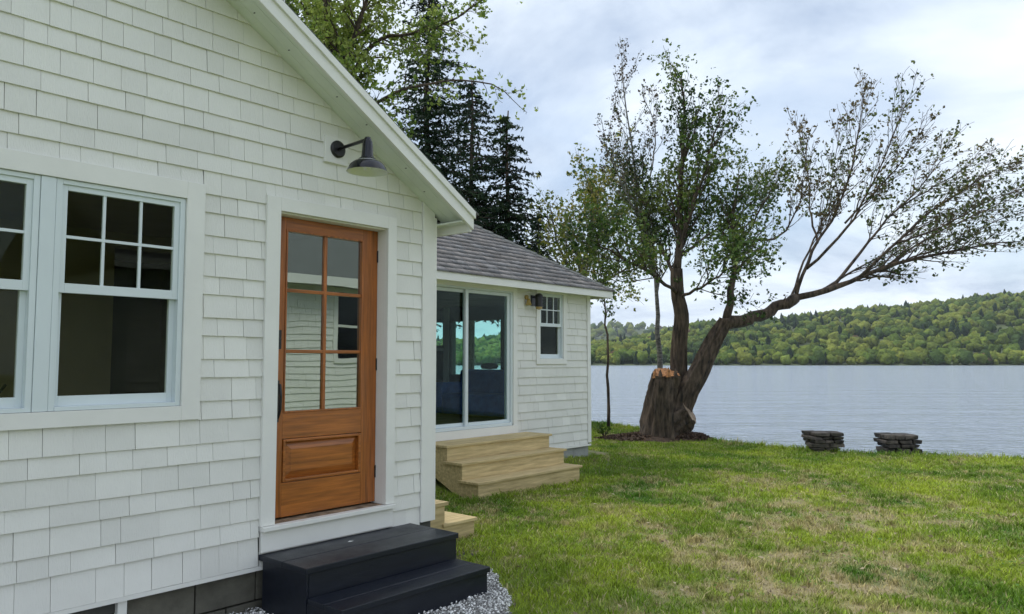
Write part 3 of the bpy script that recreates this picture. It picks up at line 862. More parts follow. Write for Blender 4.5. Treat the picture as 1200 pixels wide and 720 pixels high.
# sofa with blue cover inside
sf = empty('sofa', (9.6, 4.3, .702), 'blue covered sofa seen through the right glass of the sliding door', 'sofa')
MB().box(9.95, 10.2, 3.35, 5.35, .75, 1.50).build('backrest', m_sofa, sf, bevel=.05)
MB().box(9.3, 9.95, 3.55, 5.15, .75, 1.10).build('seat', m_sofa, sf, bevel=.05)
MB().box(9.3, 9.95, 3.33, 3.55, .75, 1.28).build('armrest', m_sofa, sf, bevel=.05)
MB().box(9.3, 9.95, 5.15, 5.37, .75, 1.28).build('armrest', m_sofa, sf, bevel=.05)
cu = empty('cushion', (10.0, 4.75, 1.502), 'dark round cushion on top of the blue sofa back', 'cushion')
MB().lathe([(.0, .0), (.13, .01), (.16, .05), (.13, .10), (.0, .12)], (10.07, 4.72, 1.502), 16).build('cushion_pad', m_dark, cu, smooth=True)

# ------------------------------------------------------------------ facing cottage across the yard (seen in the door glass)
NY = -7.9
nc = empty('facing_cottage', (9, NY, 0), 'white shingled cottage across the yard, seen reflected in the door glass', 'house')
nwb = MB().box(5.2, 13.5, NY - 5, NY, .0, 3.15).build('wall', m_shingle, nc)
NW2 = (9.3, 10.2, 1.72, 3.0)
rects = shingle_layout(random.Random(8), 5.2, 13.5, .1, 3.15, [(NW2[0] - .09, NW2[1] + .09, NW2[2] - .09, NW2[3] + .09)], .11, .26)
shingle_wall(random.Random(8), nwb, NY, rects, None, limit=0, flip=True)
wf = MB().box(NW2[0] - .09, NW2[0], NY, NY + .035, NW2[2] - .09, NW2[3] + .09).box(NW2[1], NW2[1] + .09, NY, NY + .035, NW2[2] - .09, NW2[3] + .09).box(NW2[0], NW2[1], NY, NY + .035, NW2[3], NW2[3] + .09).box(NW2[0], NW2[1], NY, NY + .035, NW2[2] - .09, NW2[2]).box(NW2[0], NW2[1], NY, NY + .03, 2.33, 2.38)
wf = wf.build('window', m_trim, nc); MB().box(NW2[0], NW2[1], NY + .01, NY + .014, NW2[2], NW2[3]).build('pane', m_enamel, wf)
MB().box(4.8, 13.9, NY + .35, NY + .375, 3.08, 3.26).build('eave_board', m_trim, nc)
MB().prism_yz([(NY + .37, 3.26), (NY - 5.4, 3.26), (NY - 2.5, 5.0)], 4.8, 13.9).build('roof', m_roofA, nc)

# ------------------------------------------------------------------ steps
def board(root, name, x0, x1, y0, y1, z0, z1, m, bev=.004, label=None):
    return MB().box(x0, x1, y0, y1, z0, z1).build(name, m, root, bevel=bev, label=label)
bs = empty('painted_porch_steps', (3.4, -.4, .05), 'black painted two-step wooden stoop under the orange door', 'steps')
board(bs, 'tread', 2.745, 4.03, -.275, -.006, .378, .415, m_navy)
board(bs, 'tread', 2.745, 4.03, -.532, -.279, .378, .415, m_navy)
board(bs, 'tread', 2.755, 4.00, -.700, -.535, .203, .240, m_navy)
board(bs, 'tread', 2.755, 4.00, -.868, -.704, .203, .240, m_navy)
board(bs, 'riser', 2.775, 4.00, -.520, -.500, .06, .377, m_navy, .002)
board(bs, 'riser', 2.780, 3.97, -.850, -.830, .02, .202, m_navy, .002)
board(bs, 'side_board', 2.757, 2.774, -.518, -.04, .03, .377, m_navy, .002)
board(bs, 'side_board', 4.001, 4.018, -.518, -.04, .03, .377, m_navy, .002)
board(bs, 'side_board', 2.760, 2.779, -.848, -.522, .02, .202, m_navy, .002)
board(bs, 'side_board', 3.971, 3.99, -.848, -.522, .02, .202, m_navy, .002)
for yy in (-.05, -.23, -.325, -.485, -.575, -.66, -.745, -.825):
    zt = .4155 if yy > -.53 else .2405
    for xx in (2.80, 3.40, 3.975):
        MB().lathe([(.0, .0008), (.004, .0006), (.0045, -.001)], (xx, yy, zt), 8).build('screw', m_black if yy > -9 else m_chrome, bs)
leaf_m = MB(); leaf_m.add([(3.33, -.16, .4165), (3.35, -.175, .4175), (3.375, -.165, .4165), (3.352, -.15, .419)], [(0, 1, 2, 3)])
tag(leaf_m.build('fallen_petal', m_white_in, solidify=.001), 'tiny pale petal lying on the top black step', 'petal')

ls = empty('wide_wooden_steps', (7.75, 2.2, .0), 'three wide unpainted pine steps below the sliding glass door', 'steps')
LX0, LX1 = 6.70, 8.80
tr = [(2.33, BY - .05, .612), (2.07, 2.40, .420), (1.80, 2.14, .215)]
for i, (ya, yb, z) in enumerate(tr):
    n_ = 2 if yb - ya < .4 else 3
    for k in range(n_):
        w = (yb - ya) / n_
        board(ls, 'tread', LX0, LX1, ya + k * w + .002, ya + (k + 1) * w - .002, z - .03, z, m_pine)
    zb = (.42, .215, -.05)[i]
    board(ls, 'riser', LX0 + .035, LX1 - .035, ya + .03, ya + .055, zb + .001 if i < 2 else -.04, z - .031, m_pine, .002)
for xa in (LX0 + .036, LX1 - .076):
    st = MB().prism_yz([(1.858, -.05), (2.05, -.05), (BY - .055, .32), (BY - .055, .58), (2.386, .58), (2.386, .389), (2.126, .389), (2.126, .184), (1.858, .184)][::1], xa, xa + .038)
    st.build('stringer', m_pine, ls)

# small side steps, mostly behind the corner board
ss = empty('small_side_steps', (4.7, .8, 0), 'small unpainted pine steps peeking out past the white corner board', 'steps')
SY0 = .52
board(ss, 'tread', 4.90, 5.34, SY0, 1.5, .165, .195, m_pine)
board(ss, 'tread', 4.29, 4.96, SY0, 1.5, .355, .388, m_pine)
board(ss, 'side_board', 4.30, 5.315, SY0 + .02, SY0 + .045, -.06, .163, m_pine, .002)
board(ss, 'side_board', 4.30, 4.93, SY0 + .02, SY0 + .045, .1635, .354, m_pine, .002)
board(ss, 'riser', 4.905, 4.930, SY0 + .046, 1.48, .197, .353, m_pine, .002)
board(ss, 'riser', 5.29, 5.315, SY0 + .046, 1.48, -.06, .163, m_pine, .002)
tag(MB().box(4.80, 4.88, .70, .80, .389, .402).build('step_latch', m_black), 'small black hardware plate on the small pine step', 'hardware')

# ------------------------------------------------------------------ stone piers at the shore
def pier(x, y, w, d, h, rng, label, ang):
    z0_ = -.20
    root = empty('stone_pier', (x, y, z0_), label, 'stone pier', 'dry stacked stone piers on the shore')
    z = z0_ - .6; top = z0_ + h; ca, sa = math.cos(ang), math.sin(ang)
    while z < top:
        th = rng.uniform(.055, .11)
        for row in range(2):
            v = -d / 2 + row * d / 2 + d / 4
            u = -w / 2 + rng.uniform(-.06, .04)
            while u < w / 2 - .04:
                lw = min(rng.uniform(.16, .42), w / 2 + .05 - u)
                if lw < .06: break
                vs = []
                for (du, dv, dz) in [(-1, -1, -1), (1, -1, -1), (1, 1, -1), (-1, 1, -1), (-1, -1, 1), (1, -1, 1), (1, 1, 1), (-1, 1, 1)]:
                    k = rng.uniform(.86, 1.04)
                    uu = u + lw / 2 + rng.uniform(-.012, .012) + du * lw / 2 * k * .97; vv = v + dv * d / 4 * rng.uniform(.85, 1.25); zz_ = z + th / 2 + dz * th / 2 * rng.uniform(.6, 1.05)
                    vs.append((x + uu * ca - vv * sa, y + uu * sa + vv * ca, zz_))
                b = MB(); b.add(vs, [(0, 3, 2, 1), (4, 5, 6, 7), (0, 1, 5, 4), (1, 2, 6, 5), (2, 3, 7, 6), (3, 0, 4, 7)])
                b.build('stone', m_stone, root, bevel=.014)
                u += lw + rng.uniform(.0, .012)
        z += th * .98
PA = YAW - math.pi / 2
def at(px, py, Z):
    return CAM_POS + FWD * Z + RGT * ((px - 600) / FPX * Z) - UPV * ((py - 360) / FPX * Z)
p = at(964, 527, 15.75); pier(p.x, p.y, .57, .55, .37, random.Random(1), 'left of two dark dry-stone piers at the lawn edge, nearer the tree', PA)
p = at(1052, 529, 15.95); pier(p.x, p.y, .66, .55, .31, random.Random(2), 'right of two dark dry-stone piers at the lawn edge, lower and browner', PA)

# ------------------------------------------------------------------ foliage helpers
def leaves(name, C, size, cols, parent, m, seed, elong=1.5, upbias=.3, kind='stuff', droop=None):
    rg = np.random.default_rng(seed); N = len(C)
    n = rg.normal(size=(N, 3)); n[:, 2] += upbias; n /= np.linalg.norm(n, axis=1)[:, None]
    t = rg.normal(size=(N, 3)) if droop is None else droop + rg.normal(size=(N, 3)) * .35
    t -= n * (t * n).sum(1)[:, None]; t /= np.linalg.norm(t, axis=1)[:, None] + 1e-9
    b = np.cross(n, t); s = (np.asarray(size) * rg.uniform(.5, 1.5, N))[:, None]
    fold = n * s * .18
    V = np.stack([C - t * s * elong * .5, C - b * s * .5 + fold, C + t * s * elong * .5, C + b * s * .5 + fold], 1).reshape(-1, 3)
    F = np.arange(N * 4).reshape(N, 4)
    F = np.concatenate([F[:, [0, 1, 2]], F[:, [0, 2, 3]]])
    o = np_mesh(name, V, F, m, parent, cols=np.repeat(cols, 4, 0))
    if kind: o['kind'] = kind
    return o

def catmull(P, n):
    P = [Vector(p) for p in P]; Q = [P[0] * 2 - P[1]] + P + [P[-1] * 2 - P[-2]]; out_ = []
    segs = len(P) - 1
    for i in range(n + 1):
        u = i / n * segs; k = min(int(u), segs - 1); t = u - k
        a, b, c, d = Q[k], Q[k + 1], Q[k + 2], Q[k + 3]
        out_.append(.5 * ((2 * b) + (c - a) * t + (2 * a - 5 * b + 4 * c - d) * t * t + (-a + 3 * b - 3 * c + d) * t ** 3))
    return out_

def grow(rng, pts, r0, r1, count, L, lean, level, acc, t0=.25, spread=.8, twig_r=.0045, shrink=.5, tan=.8):
    """side branches off a limb; acc = dict(tubes=[(pts,rads)], tips=[(p,dir)])"""
    n = len(pts)
    for k in range(count):
        t = t0 + (1 - t0) * (k + rng.random()) / count
        i = min(int(t * (n - 1)), n - 2)
        o = pts[i].lerp(pts[i + 1], t * (n - 1) - i); T = (pts[i + 1] - pts[i]).normalized()
        q = Vector((rng.gauss(0, 1), rng.gauss(0, 1), rng.gauss(0, 1))); q -= T * q.dot(T); q.normalize()
        d = (T * tan + q * spread + lean * .6).normalized()
        l = L * (1.15 - .6 * t) * rng.uniform(.6, 1.25)
        seg = 5; path = [o]; p = o.copy()
        for s in range(seg):
            d = (d + lean * .16 + Vector((rng.gauss(0, .12), rng.gauss(0, .12), rng.gauss(0, .12)))).normalized()
            p = p + d * (l / seg); path.append(p.copy())
        rr = (r0 + (r1 - r0) * t) * .5
        rad = [max(twig_r, rr * (1 - s / (seg + .5))) for s in range(seg + 1)]
        acc['tubes'].append((path, rad, level))
        if level > 0:
            grow(rng, path, rad[0], rad[-1], max(3, int(count * shrink)) if level > 1 else max(3, int(l / .17)), l * .48, lean, level - 1, acc, .2, spread, twig_r, shrink, tan)
        else:
            acc['twigs'].append(path)

def leaf_points(rng, twigs, per_m, jit):
    C = []; cc = (0, 0, 0)
    for path in twigs:
        L = sum((path[i + 1] - path[i]).length for i in range(len(path) - 1))
        for k in range(max(1, int(L * per_m))):
            u = (rng.random() ** .7) * (len(path) - 1); i = min(int(u), len(path) - 2)
            if k % 4 == 0 or not C:
                p = path[i].lerp(path[i + 1], u - i)
                cc = (p.x + rng.gauss(0, jit), p.y + rng.gauss(0, jit), p.z + rng.gauss(0, jit))
            C.append((cc[0] + rng.gauss(0, .032), cc[1] + rng.gauss(0, .032), cc[2] + rng.gauss(0, .032)))
    return np.array(C)

def colour_mix(N, cols, w, seed, C=None, clump=.8):
    rg = np.random.default_rng(seed); cols = np.array(cols)
    if C is not None:
        k = fbm(C[:, 0] * clump + C[:, 1] * .7, C[:, 2] * clump + C[:, 1] * .5, seed, 3)
        k = np.clip((k - .5) * 2.4 + .5 + rg.normal(0, .18, N), 0, .999)
    else: k = rg.random(N)
    cw = np.cumsum(w) / np.sum(w)
    idx = np.searchsorted(cw, k)
    return cols[np.clip(idx, 0, len(cols) - 1)] * rg.uniform(.75, 1.3, (N, 1))

def P3(px, py, Z, dd=0): return at(px, py, Z + dd)

def tree_limbs(root, limbs, Z, bark, rng, seg=14, nside=8):
    """limbs: (points[(px,py,depth)], r0, r1, count, L, lean, level, leafiness key)"""
    accs = {}
    for (pl, r0, r1, cnt, L, lean, lev, key, t0) in limbs:
        pts = catmull([P3(a, b, Z, c) for a, b, c in pl], seg)
        pts = [p + Vector((rng.gauss(0, r0 * .16 + .008), rng.gauss(0, r0 * .16 + .008), rng.gauss(0, r0 * .12 + .006))) if 0 < i < seg else p for i, p in enumerate(pts)]
        rad = [r0 + (r1 - r0) * (i / seg) ** .8 for i in range(seg + 1)]
        rad = [r * rng.uniform(.93, 1.08) for r in rad]
        MB().tube(pts, rad, nside).build('limb', bark, root, smooth=True)
        acc = accs.setdefault(key, dict(tubes=[], twigs=[]))
        grow(rng, pts, r0, r1, cnt, L, lean, lev, acc, t0)
    tw = MB()
    for key, acc in accs.items():
        for path, rad, lv in acc['tubes']:
            tw.tube(path, rad, 4 if lv else 3, cap=False)
    o = tw.build('branches', bark, root); o['kind'] = 'stuff'
    return accs

# ------------------------------------------------------------------ the big lakeside tree
def lakeside_tree():
    rng = random.Random(12)
    base = Vector((16.45, 4.30, float(ground_z(16.3, 4.2))))
    Z = (base - CAM_POS).dot(FWD)
    root = empty('lakeside_tree', base, 'big dark multi-stemmed tree with sawn stump and a limb leaning over the lake', 'tree')
    q = lambda a, b, c=0: P3(a, b, Z, c)
    # main bole: rows of flaring, furrowed rings
    def bole(path, rads, name, seed, n=44, furrow=.17, flare=0, cap=None):
        rg = random.Random(seed); ph = [rg.uniform(0, 6.3) for _ in range(6)]
        pts = catmull(path, 16); V = []; F = []
        prev = None
        for i, p in enumerate(pts):
            u = i / 16 * (len(rads) - 1); k = min(int(u), len(rads) - 2); r = rads[k] + (rads[k + 1] - rads[k]) * (u - k)
            T = (pts[min(i + 1, 16)] - pts[max(i - 1, 0)]).normalized()
            a = Vector((0, 1, 0)) if prev is None else prev
            a = (a - T * a.dot(T)).normalized(); prev = a; b = T.cross(a)
            for j in range(n):
                an = 2 * math.pi * j / n
                f = 1 + furrow * (math.sin(7 * an + ph[0] + i * .15) * .5 + math.sin(13 * an + ph[1] - i * .2) * .5 + .6 * math.sin(3 * an + ph[2] + i * .3)) + rg.uniform(-.05, .05)
                f += flare * max(0, 1 - i / 4) ** 2 * (.5 + .5 * math.sin(5 * an + ph[3]))
                V.append(p + (a * math.cos(an) + b * math.sin(an)) * r * f)
        for i in range(16):
            for j in range(n): F.append((i * n + j, i * n + (j + 1) % n, (i + 1) * n + (j + 1) % n, (i + 1) * n + j))
        mb = MB(); mb.add(V, F); o = mb.build(name, m_bark, root, smooth=True)
        if cap:
            c = MB(); top = V[-n:]; ctr = pts[-1]
            T = (pts[-1] - pts[-2]).normalized()
            c.add([v + T * .004 for v in top] + [ctr + T * .02], [(j, (j + 1) % n, n) for j in range(n)])
            c.build('sawn_face', cap, root)
        return o
    bole([q(774, 520), q(774, 495), q(776, 468), q(779, 447, -.05), q(780, 437, -.1)], [.45, .40, .36, .33, .29], 'trunk', 1, flare=.35, cap=m_cut)
    # right-hand swelling with the pale sawn face
    bole([q(775, 503, .1), q(787, 496, 0), q(798, 488, -.03), q(808, 482, -.10)], [.36, .38, .34, .28], 'sawn_stub', 2, cap=m_cutp, flare=.1)
    # ragged rim of the upper cut
    for k in range(9):
        a = k / 9 * 6.28; p = q(781 + 14 * math.cos(a) , 439 + 2 * math.sin(a), -.1 + .25 * math.sin(a))
        MB().tube([p - Vector((0, 0, .10)), p + Vector((0, 0, .05 + .08 * rng.random()))], [.07, .015], 5).build('splinter', m_cut if k % 2 else m_bark, root)
    bole([q(788, 492, .25), q(795, 465, .25), q(795, 440, .2), q(796, 400, .2), q(799, 372, .2), q(795, 345, .2), q(793, 315, .25)], [.28, .22, .18, .165, .15, .135, .12], 'trunk', 3)
    bole([q(792, 488, .05), q(803, 462, 0), q(819, 435, 0), q(833, 408, 0), q(846, 385, 0), q(851, 376, 0)], [.27, .23, .20, .18, .165, .15], 'trunk', 4)
    up = Vector((0, 0, 1)); UPZ0 = up; wind = (RX * .55 + up * .55)
    wr = (RX * .9 + up * .35)
    L = []
    # limb: points, r0, r1, side branches, their length, lean, level, foliage, start
    L.append(([(793, 318, .25), (797, 270, .3), (799, 200, .2), (801, 140, .3), (798, 92, .2)], .125, .02, 22, 1.05, up * .85, 1, 'dense', .05))
    L.append(([(796, 290, .25), (815, 235, -.3), (834, 175, -.5), (846, 125, -.6)], .07, .012, 18, 1.0, up * .7 + RX * .15, 1, 'dense', .1))
    L.append(([(794, 330, .25), (775, 290, .8), (757, 245, 1.3), (745, 215, 1.5)], .06, .012, 14, 1.2, up * .5 - RX * .1, 1, 'dense', .1))
    L.append(([(795, 345, .2), (760, 318, -.9), (725, 300, -1.5), (695, 285, -1.8)], .06, .012, 15, 1.2, up * .35 - RX * .2, 1, 'dense', .15))
    L.append(([(798, 300, .2), (830, 275, 1.2), (868, 250, 1.9), (900, 215, 2.2)], .06, .01, 15, 1.2, up * .5 + RX * .3, 1, 'mid', .15))
    L.append(([(796, 350, .2), (825, 335, -.7), (850, 318, -1.2), (875, 300, -1.5)], .05, .01, 12, 1.0, up * .35 + RX * .2, 1, 'dense', .2))
    # stem rising from the fork
    L.append(([(851, 378, 0), (856, 345, .1), (861, 305, .1), (862, 288, .1), (858, 250, .1), (866, 205, .3)], .125, .02, 16, 1.1, up * .5 + RX * .1, 1, 'dense', .3))
    L.append(([(862, 287, .1), (885, 282, -.1), (905, 281, -.2), (921, 270, -.2), (935, 245, -.2), (941, 215, 0), (946, 165, .2)], .055, .008, 14, .9, up * .6 + RX * .25, 1, 'sparse', .5))
    L.append(([(860, 300, .1), (882, 262, .4), (900, 230, .7), (920, 195, 1.0)], .05, .008, 12, .9, up * .6 + RX * .35, 1, 'mid', .3))
    # leaning limb
    L.append(([(990, 262, -.7), (1025, 225, -.9), (1060, 185, -1.0), (1082, 150, -1.1)], .035, .006, 13, .8, wind * .8, 1, 'sparse', .2))
    L.append(([(1052, 245, .8), (1090, 222, 1.0), (1128, 200, 1.1), (1150, 182, 1.2)], .035, .006, 13, .8, wr * .8, 1, 'sparse', .2))
    L.append(([(1030, 318, -.4), (1075, 300, .6), (1120, 285, .9), (1160, 262, 1.1), (1200, 250, 1.3)], .04, .006, 16, .8, wr * .8, 1, 'sparse', .2))
    L.append(([(1050, 285, -.8), (1100, 268, -1.5), (1150, 240, -1.8), (1196, 222, -2.0)], .035, .006, 14, .8, wr * .8, 1, 'sparse', .2))
    L.append(([(925, 352, 0), (945, 300, .9), (965, 255, 1.3), (975, 205, 1.5), (985, 150, 1.6)], .05, .007, 17, .9, UPZ0 * .8 + RX * .2, 1, 'sparse', .3))
    L.append(([(849, 380, 0), (875, 374, 0), (905, 362, 0), (933, 349, 0)], .155, .12, 1, .4, up, 0, 'sparse', .7))
    L.append(([(933, 349, 0), (975, 338, -.1), (1005, 326, -.3), (1050, 310, -.5), (1105, 297, -.8), (1150, 288, -1.0), (1195, 283, -1.2)], .115, .012, 22, 1.1, wr * .8, 1, 'sparse', .3))
    L.append(([(932, 350, 0), (943, 318, 0), (958, 283, .1), (985, 238, .2), (1001, 185, .2), (1008, 140, .2), (1014, 100, .2)], .075, .009, 20, 1.0, up * .7 + RX * .15, 1, 'sparse', .35))
    L.append(([(958, 285, .1), (950, 250, .4), (948, 210, .6), (940, 170, .7), (935, 150, .7)], .04, .007, 12, .8, up * .7, 1, 'sparse', .25))
    L.append(([(945, 315, 0), (980, 282, -.5), (1005, 248, -.8), (1030, 200, -1.0), (1050, 150, -1.2), (1064, 115, -1.3)], .055, .008, 18, .9, up * .6 + RX * .35, 1, 'sparse', .3))
    L.append(([(975, 337, -.1), (1005, 300, .4), (1035, 262, .7), (1070, 228, .9), (1098, 195, 1.1), (1108, 168, 1.2)], .06, .008, 20, .9, wind * .8, 1, 'sparse', .25))
    L.append(([(1005, 327, -.3), (1050, 285, -.8), (1090, 250, -1.0), (1130, 222, -1.1), (1165, 200, -1.2), (1197, 188, -1.3)], .055, .008, 20, .95, wr * .7, 1, 'sparse', .2))
    L.append(([(1040, 312, -.4), (1085, 280, .2), (1130, 258, .5), (1175, 238, .7), (1215, 215, .9)], .04, .007, 16, .9, wr * .7, 1, 'sparse', .15))
    L.append(([(960, 342, 0), (1000, 318, .8), (1050, 290, 1.3), (1090, 262, 1.6)], .05, .008, 14, .9, wind * .7, 1, 'sparse', .25))
    L = [(p_, a * (.72 if k_ != 'dense' else .85), b * .8, int(c_ * (1.7 if k_ == 'sparse' else 1.5)), l_ * 1.18, ln, lv, k_, t_) for (p_, a, b, c_, l_, ln, lv, k_, t_) in [(x[0], x[1] / (.72 if x[6] == 0 else 1), x[2] / (.8 if x[6] == 0 else 1)) + tuple(x[3:]) for x in L]]
    accs = tree_limbs(root, L, Z, m_bark, rng)
    crown = {}
    green = [(.028, .060, .013), (.05, .10, .02), (.09, .155, .03), (.15, .20, .042)]
    bronze = [(.06, .085, .025), (.09, .12, .035), (.15, .18, .05), (.14, .11, .05)]
    for key, per, jit, cols in (('dense', 66, .16, green), ('mid', 40, .13, green[1:] + bronze[1:3]), ('sparse', 18, .07, bronze)):
        C = leaf_points(rng, accs[key]['twigs'], per, jit)
        col = colour_mix(len(C), cols, [1] * len(cols), 3, C)
        leaves('crown', C, .052 if key != 'sparse' else .054, col, root, m_leaf, 5, 1.4)
        print('lakeside', key, len(C))
lakeside_tree()


def simple_tree(name, label, px_base, Z, limbs, bark, cols, per, size, jit, seed, group=None, lmat=None, clump=.8):
    """limbs in picture-derived metres at distance Z with their own depth offsets; base stands on the terrain"""
    rng = random.Random(seed)
    b = at(px_base, 480, Z); b.z = float(ground_z(b.x, b.y))
    root = empty(name, b, label, 'tree', group)
    accs = tree_limbs(root, limbs, Z, bark, rng)
    for key, acc in accs.items():
        C = leaf_points(rng, acc['twigs'], per, jit)
        leaves('crown', C, size, colour_mix(len(C), cols, [1] * len(cols), seed, C, clump), root, lmat or m_leaf, seed, 1.4)
        print(name, key, len(C))
    return root
UPZ = Vector((0, 0, 1))
g1 = [(.05, .09, .02), (.08, .14, .025), (.13, .19, .035), (.10, .10, .04)]
pinkish = [(.09, .07, .045), (.12, .09, .06), (.09, .11, .035), (.06, .08, .03)]
simple_tree('thin_tree', 'slender pale-barked tree rising just behind the sawn stump, thinly leafed', 776, 19.2,
    [([(777, 505, 0), (775, 450, 0), (771, 400, 0), (771, 365, 0), (767, 320, 0), (757, 270, .1), (748, 220, .2), (738, 160, .2), (728, 80, .2)], .085, .012, 34, 1.5, UPZ * .9, 1, 'a', .42),
     ([(757, 270, .1), (740, 240, -.4), (722, 200, -.7), (706, 160, -.9)], .035, .008, 14, .9, UPZ * .8, 1, 'a', .2),
     ([(752, 240, .1), (765, 190, .6), (768, 150, .8), (752, 110, .9)], .03, .008, 14, .9, UPZ * .8, 1, 'a', .2)],
    m_barkp, pinkish, 40, .042, .06, 21)
simple_tree('sapling', 'thin dark sapling with small crown standing between cottage and sawn tree', 713, 18.6,
    [([(713, 500, 0), (713, 470, 0), (712, 440, 0), (713, 405, .05), (709, 380, .1), (708, 350, .1), (704, 315, .1), (700, 285, .2)], .045, .010, 15, .75, UPZ * .25 , 1, 'a', .58)],
    m_bark, g1[:3], 80, .050, .09, 22)
yg = [(.20, .25, .045), (.32, .32, .06), (.38, .33, .08), (.12, .19, .04), (.07, .13, .03)]
simple_tree('young_leafed_tree', 'yellow-green young-leafed tree behind the cottage corner, left of the sawn tree', 668, 21.5,
    [([(668, 500, 0), (672, 400, 0), (680, 340, 0), (688, 290, 0), (696, 245, 0), (706, 205, 0)], .13, .015, 26, 1.9, UPZ * .4, 1, 'a', .3),
     ([(678, 345, 0), (668, 318, .5), (655, 290, .6), (648, 262, .6), (645, 240, .6)], .06, .012, 18, 1.0, UPZ * .4, 1, 'a', .2),
     ([(684, 310, 0), (705, 280, -.6), (720, 250, -.8), (728, 215, -.9)], .05, .012, 18, 1.3, UPZ * .4, 1, 'a', .2),
     ([(680, 335, 0), (715, 325, .4), (745, 305, .6), (765, 280, .6)], .05, .012, 16, 1.3, UPZ * .4, 1, 'a', .2)],
    m_barkp, yg, 46, .062, .14, 23, clump=1.1)
yg2 = [(.09, .15, .028), (.17, .25, .045), (.25, .34, .06), (.33, .40, .09)]
simple_tree('broadleaf_tree', 'tall bright green broadleaf tree over the gable roof, beside the spruces', 400, 17.5,
    [([(392, 470, 0), (392, 300, 0), (390, 200, 0), (386, 120, 0), (380, 40, 0), (384, -60, 0)], .24, .05, 20, 2.4, UPZ * .3, 1, 'a', .45),
     ([(388, 150, 0), (410, 90, .4), (440, 50, .5), (470, 42, .5), (505, 35, .4), (545, 15, .3), (580, -10, .3)], .075, .012, 22, 1.15, UPZ * .1, 1, 'a', .15),
     ([(390, 190, 0), (430, 130, -.8), (475, 105, -1.1), (530, 95, -1.2), (580, 100, -1.2), (612, 128, -1.2)], .05, .006, 13, .55, UPZ * .1, 1, 'a', .1),
     ([(386, 110, 0), (350, 60, .6), (320, 20, .9), (300, -20, 1)], .08, .015, 20, 1.6, UPZ * .2, 1, 'a', .1),
     ([(388, 140, 0), (410, 60, -.5), (430, 0, -.9), (450, -50, -1.1)], .09, .015, 24, 1.5, UPZ * .2, 1, 'a', .1),
     ([(390, 250, 0), (410, 210, .8), (440, 180, 1.2), (450, 150, 1.3)], .06, .012, 18, 1.2, UPZ * .2, 1, 'a', .1),
     ([(388, 200, 0), (370, 150, -.9), (350, 110, -1.4), (345, 60, -1.6)], .07, .012, 20, 1.4, UPZ * .2, 1, 'a', .1)],
    m_bark, yg2, 85, .060, .12, 24, clump=.9)

def spruce(label, px, Z, top_py, width, seed, low_py=330, dens=1.0):
    rng = random.Random(seed)
    b = at(px, 480, Z); b.z = float(ground_z(b.x, b.y)); top = at(px, top_py, Z)
    H = top.z - b.z
    root = empty('spruce_tree', b, label, 'tree', 'dark spruces behind the roofs')
    tr_ = [b.lerp(Vector((b.x, b.y, top.z)), i / 10) + Vector((rng.gauss(0, .02), rng.gauss(0, .02), 0)) for i in range(11)]
    MB().tube(tr_, [.16 * (1 - i / 10.5) + .012 for i in range(11)], 8).build('trunk', m_bark, root, smooth=True)
    bm_ = MB(); C = []; D = []
    z = 3.3
    while z < H - .15:
        u = 1 - z / H
        nb_ = int(rng.uniform(7, 11) * dens)
        for k in range(nb_):
            if rng.random() < .12: continue
            an = rng.uniform(0, 6.283); l = width * (u ** .62) * rng.uniform(.45, 1.2) + .08
            d = Vector((math.cos(an), math.sin(an), 0)); z0 = z + rng.uniform(-.1, .1)
            base = Vector((b.x, b.y, b.z + z0)); pts = []
            ns = max(4, int(l / .16))
            rise = rng.uniform(-.05, .25)
            for s in range(ns + 1):
                w = s / ns
                pts.append(base + d * (l * w) + UPZ * (l * (rise * w - .55 * w * w + .28 * w ** 3)) + Vector((rng.gauss(0, .01), rng.gauss(0, .01), rng.gauss(0, .015))))
            bm_.tube([pts[0], pts[len(pts) // 2], pts[-1]], [.018, .012, .004], 3, cap=False)
            side = d.cross(UPZ)
            for s in range(1, ns + 1):
                w = s / ns; tl = .42 * l * (1 - w * .75) * rng.uniform(.5, 1.1)
                for sg in (-1, 1):
                    if rng.random() < .16: continue
                    tip = pts[s] + (side * sg * tl * .8 + d * tl * .5) - UPZ * tl * rng.uniform(.1, .55)
                    m_ = max(2, int(tl / .055))
                    for q_ in range(m_):
                        c = pts[s].lerp(tip, (q_ + rng.random()) / m_)
                        C.append((c.x + rng.gauss(0, .02), c.y + rng.gauss(0, .02), c.z + rng.gauss(0, .02)))
                        D.append(((tip - pts[s]).normalized() + Vector((rng.gauss(0, .4), rng.gauss(0, .4), rng.gauss(0, .3) - .2)))[:])
                C.append(pts[s][:]); D.append(d[:])
        z += rng.uniform(.15, .26)
    bm_.build('branches', m_bark, root)['kind'] = 'stuff'
    C = np.array(C); D = np.array(D)
    cols = colour_mix(len(C), [(.015, .034, .018), (.025, .052, .024), (.042, .074, .030)], [1, 1, 1], seed, C)
    leaves('crown', C, .050, cols, root, m_needle, seed, 3.0, droop=D)
    print('spruce', len(C))
spruce('tall dark spruce behind the gable roof, its top out of frame', 499, 21.0, -60, 2.5, 31)
spruce('pointed dark spruce above the cottage roof, between the tall one and the lowest one', 551, 22.5, 84, 2.7, 32)
spruce('shorter dark spruce over the cottage roof, rightmost and lowest of the three tall spruces', 594, 22.0, 122, 2.1, 34)
spruce('small dark spruce tip showing above the cottage roof near the young-leafed tree', 632, 27.0, 245, 1.3, 33)

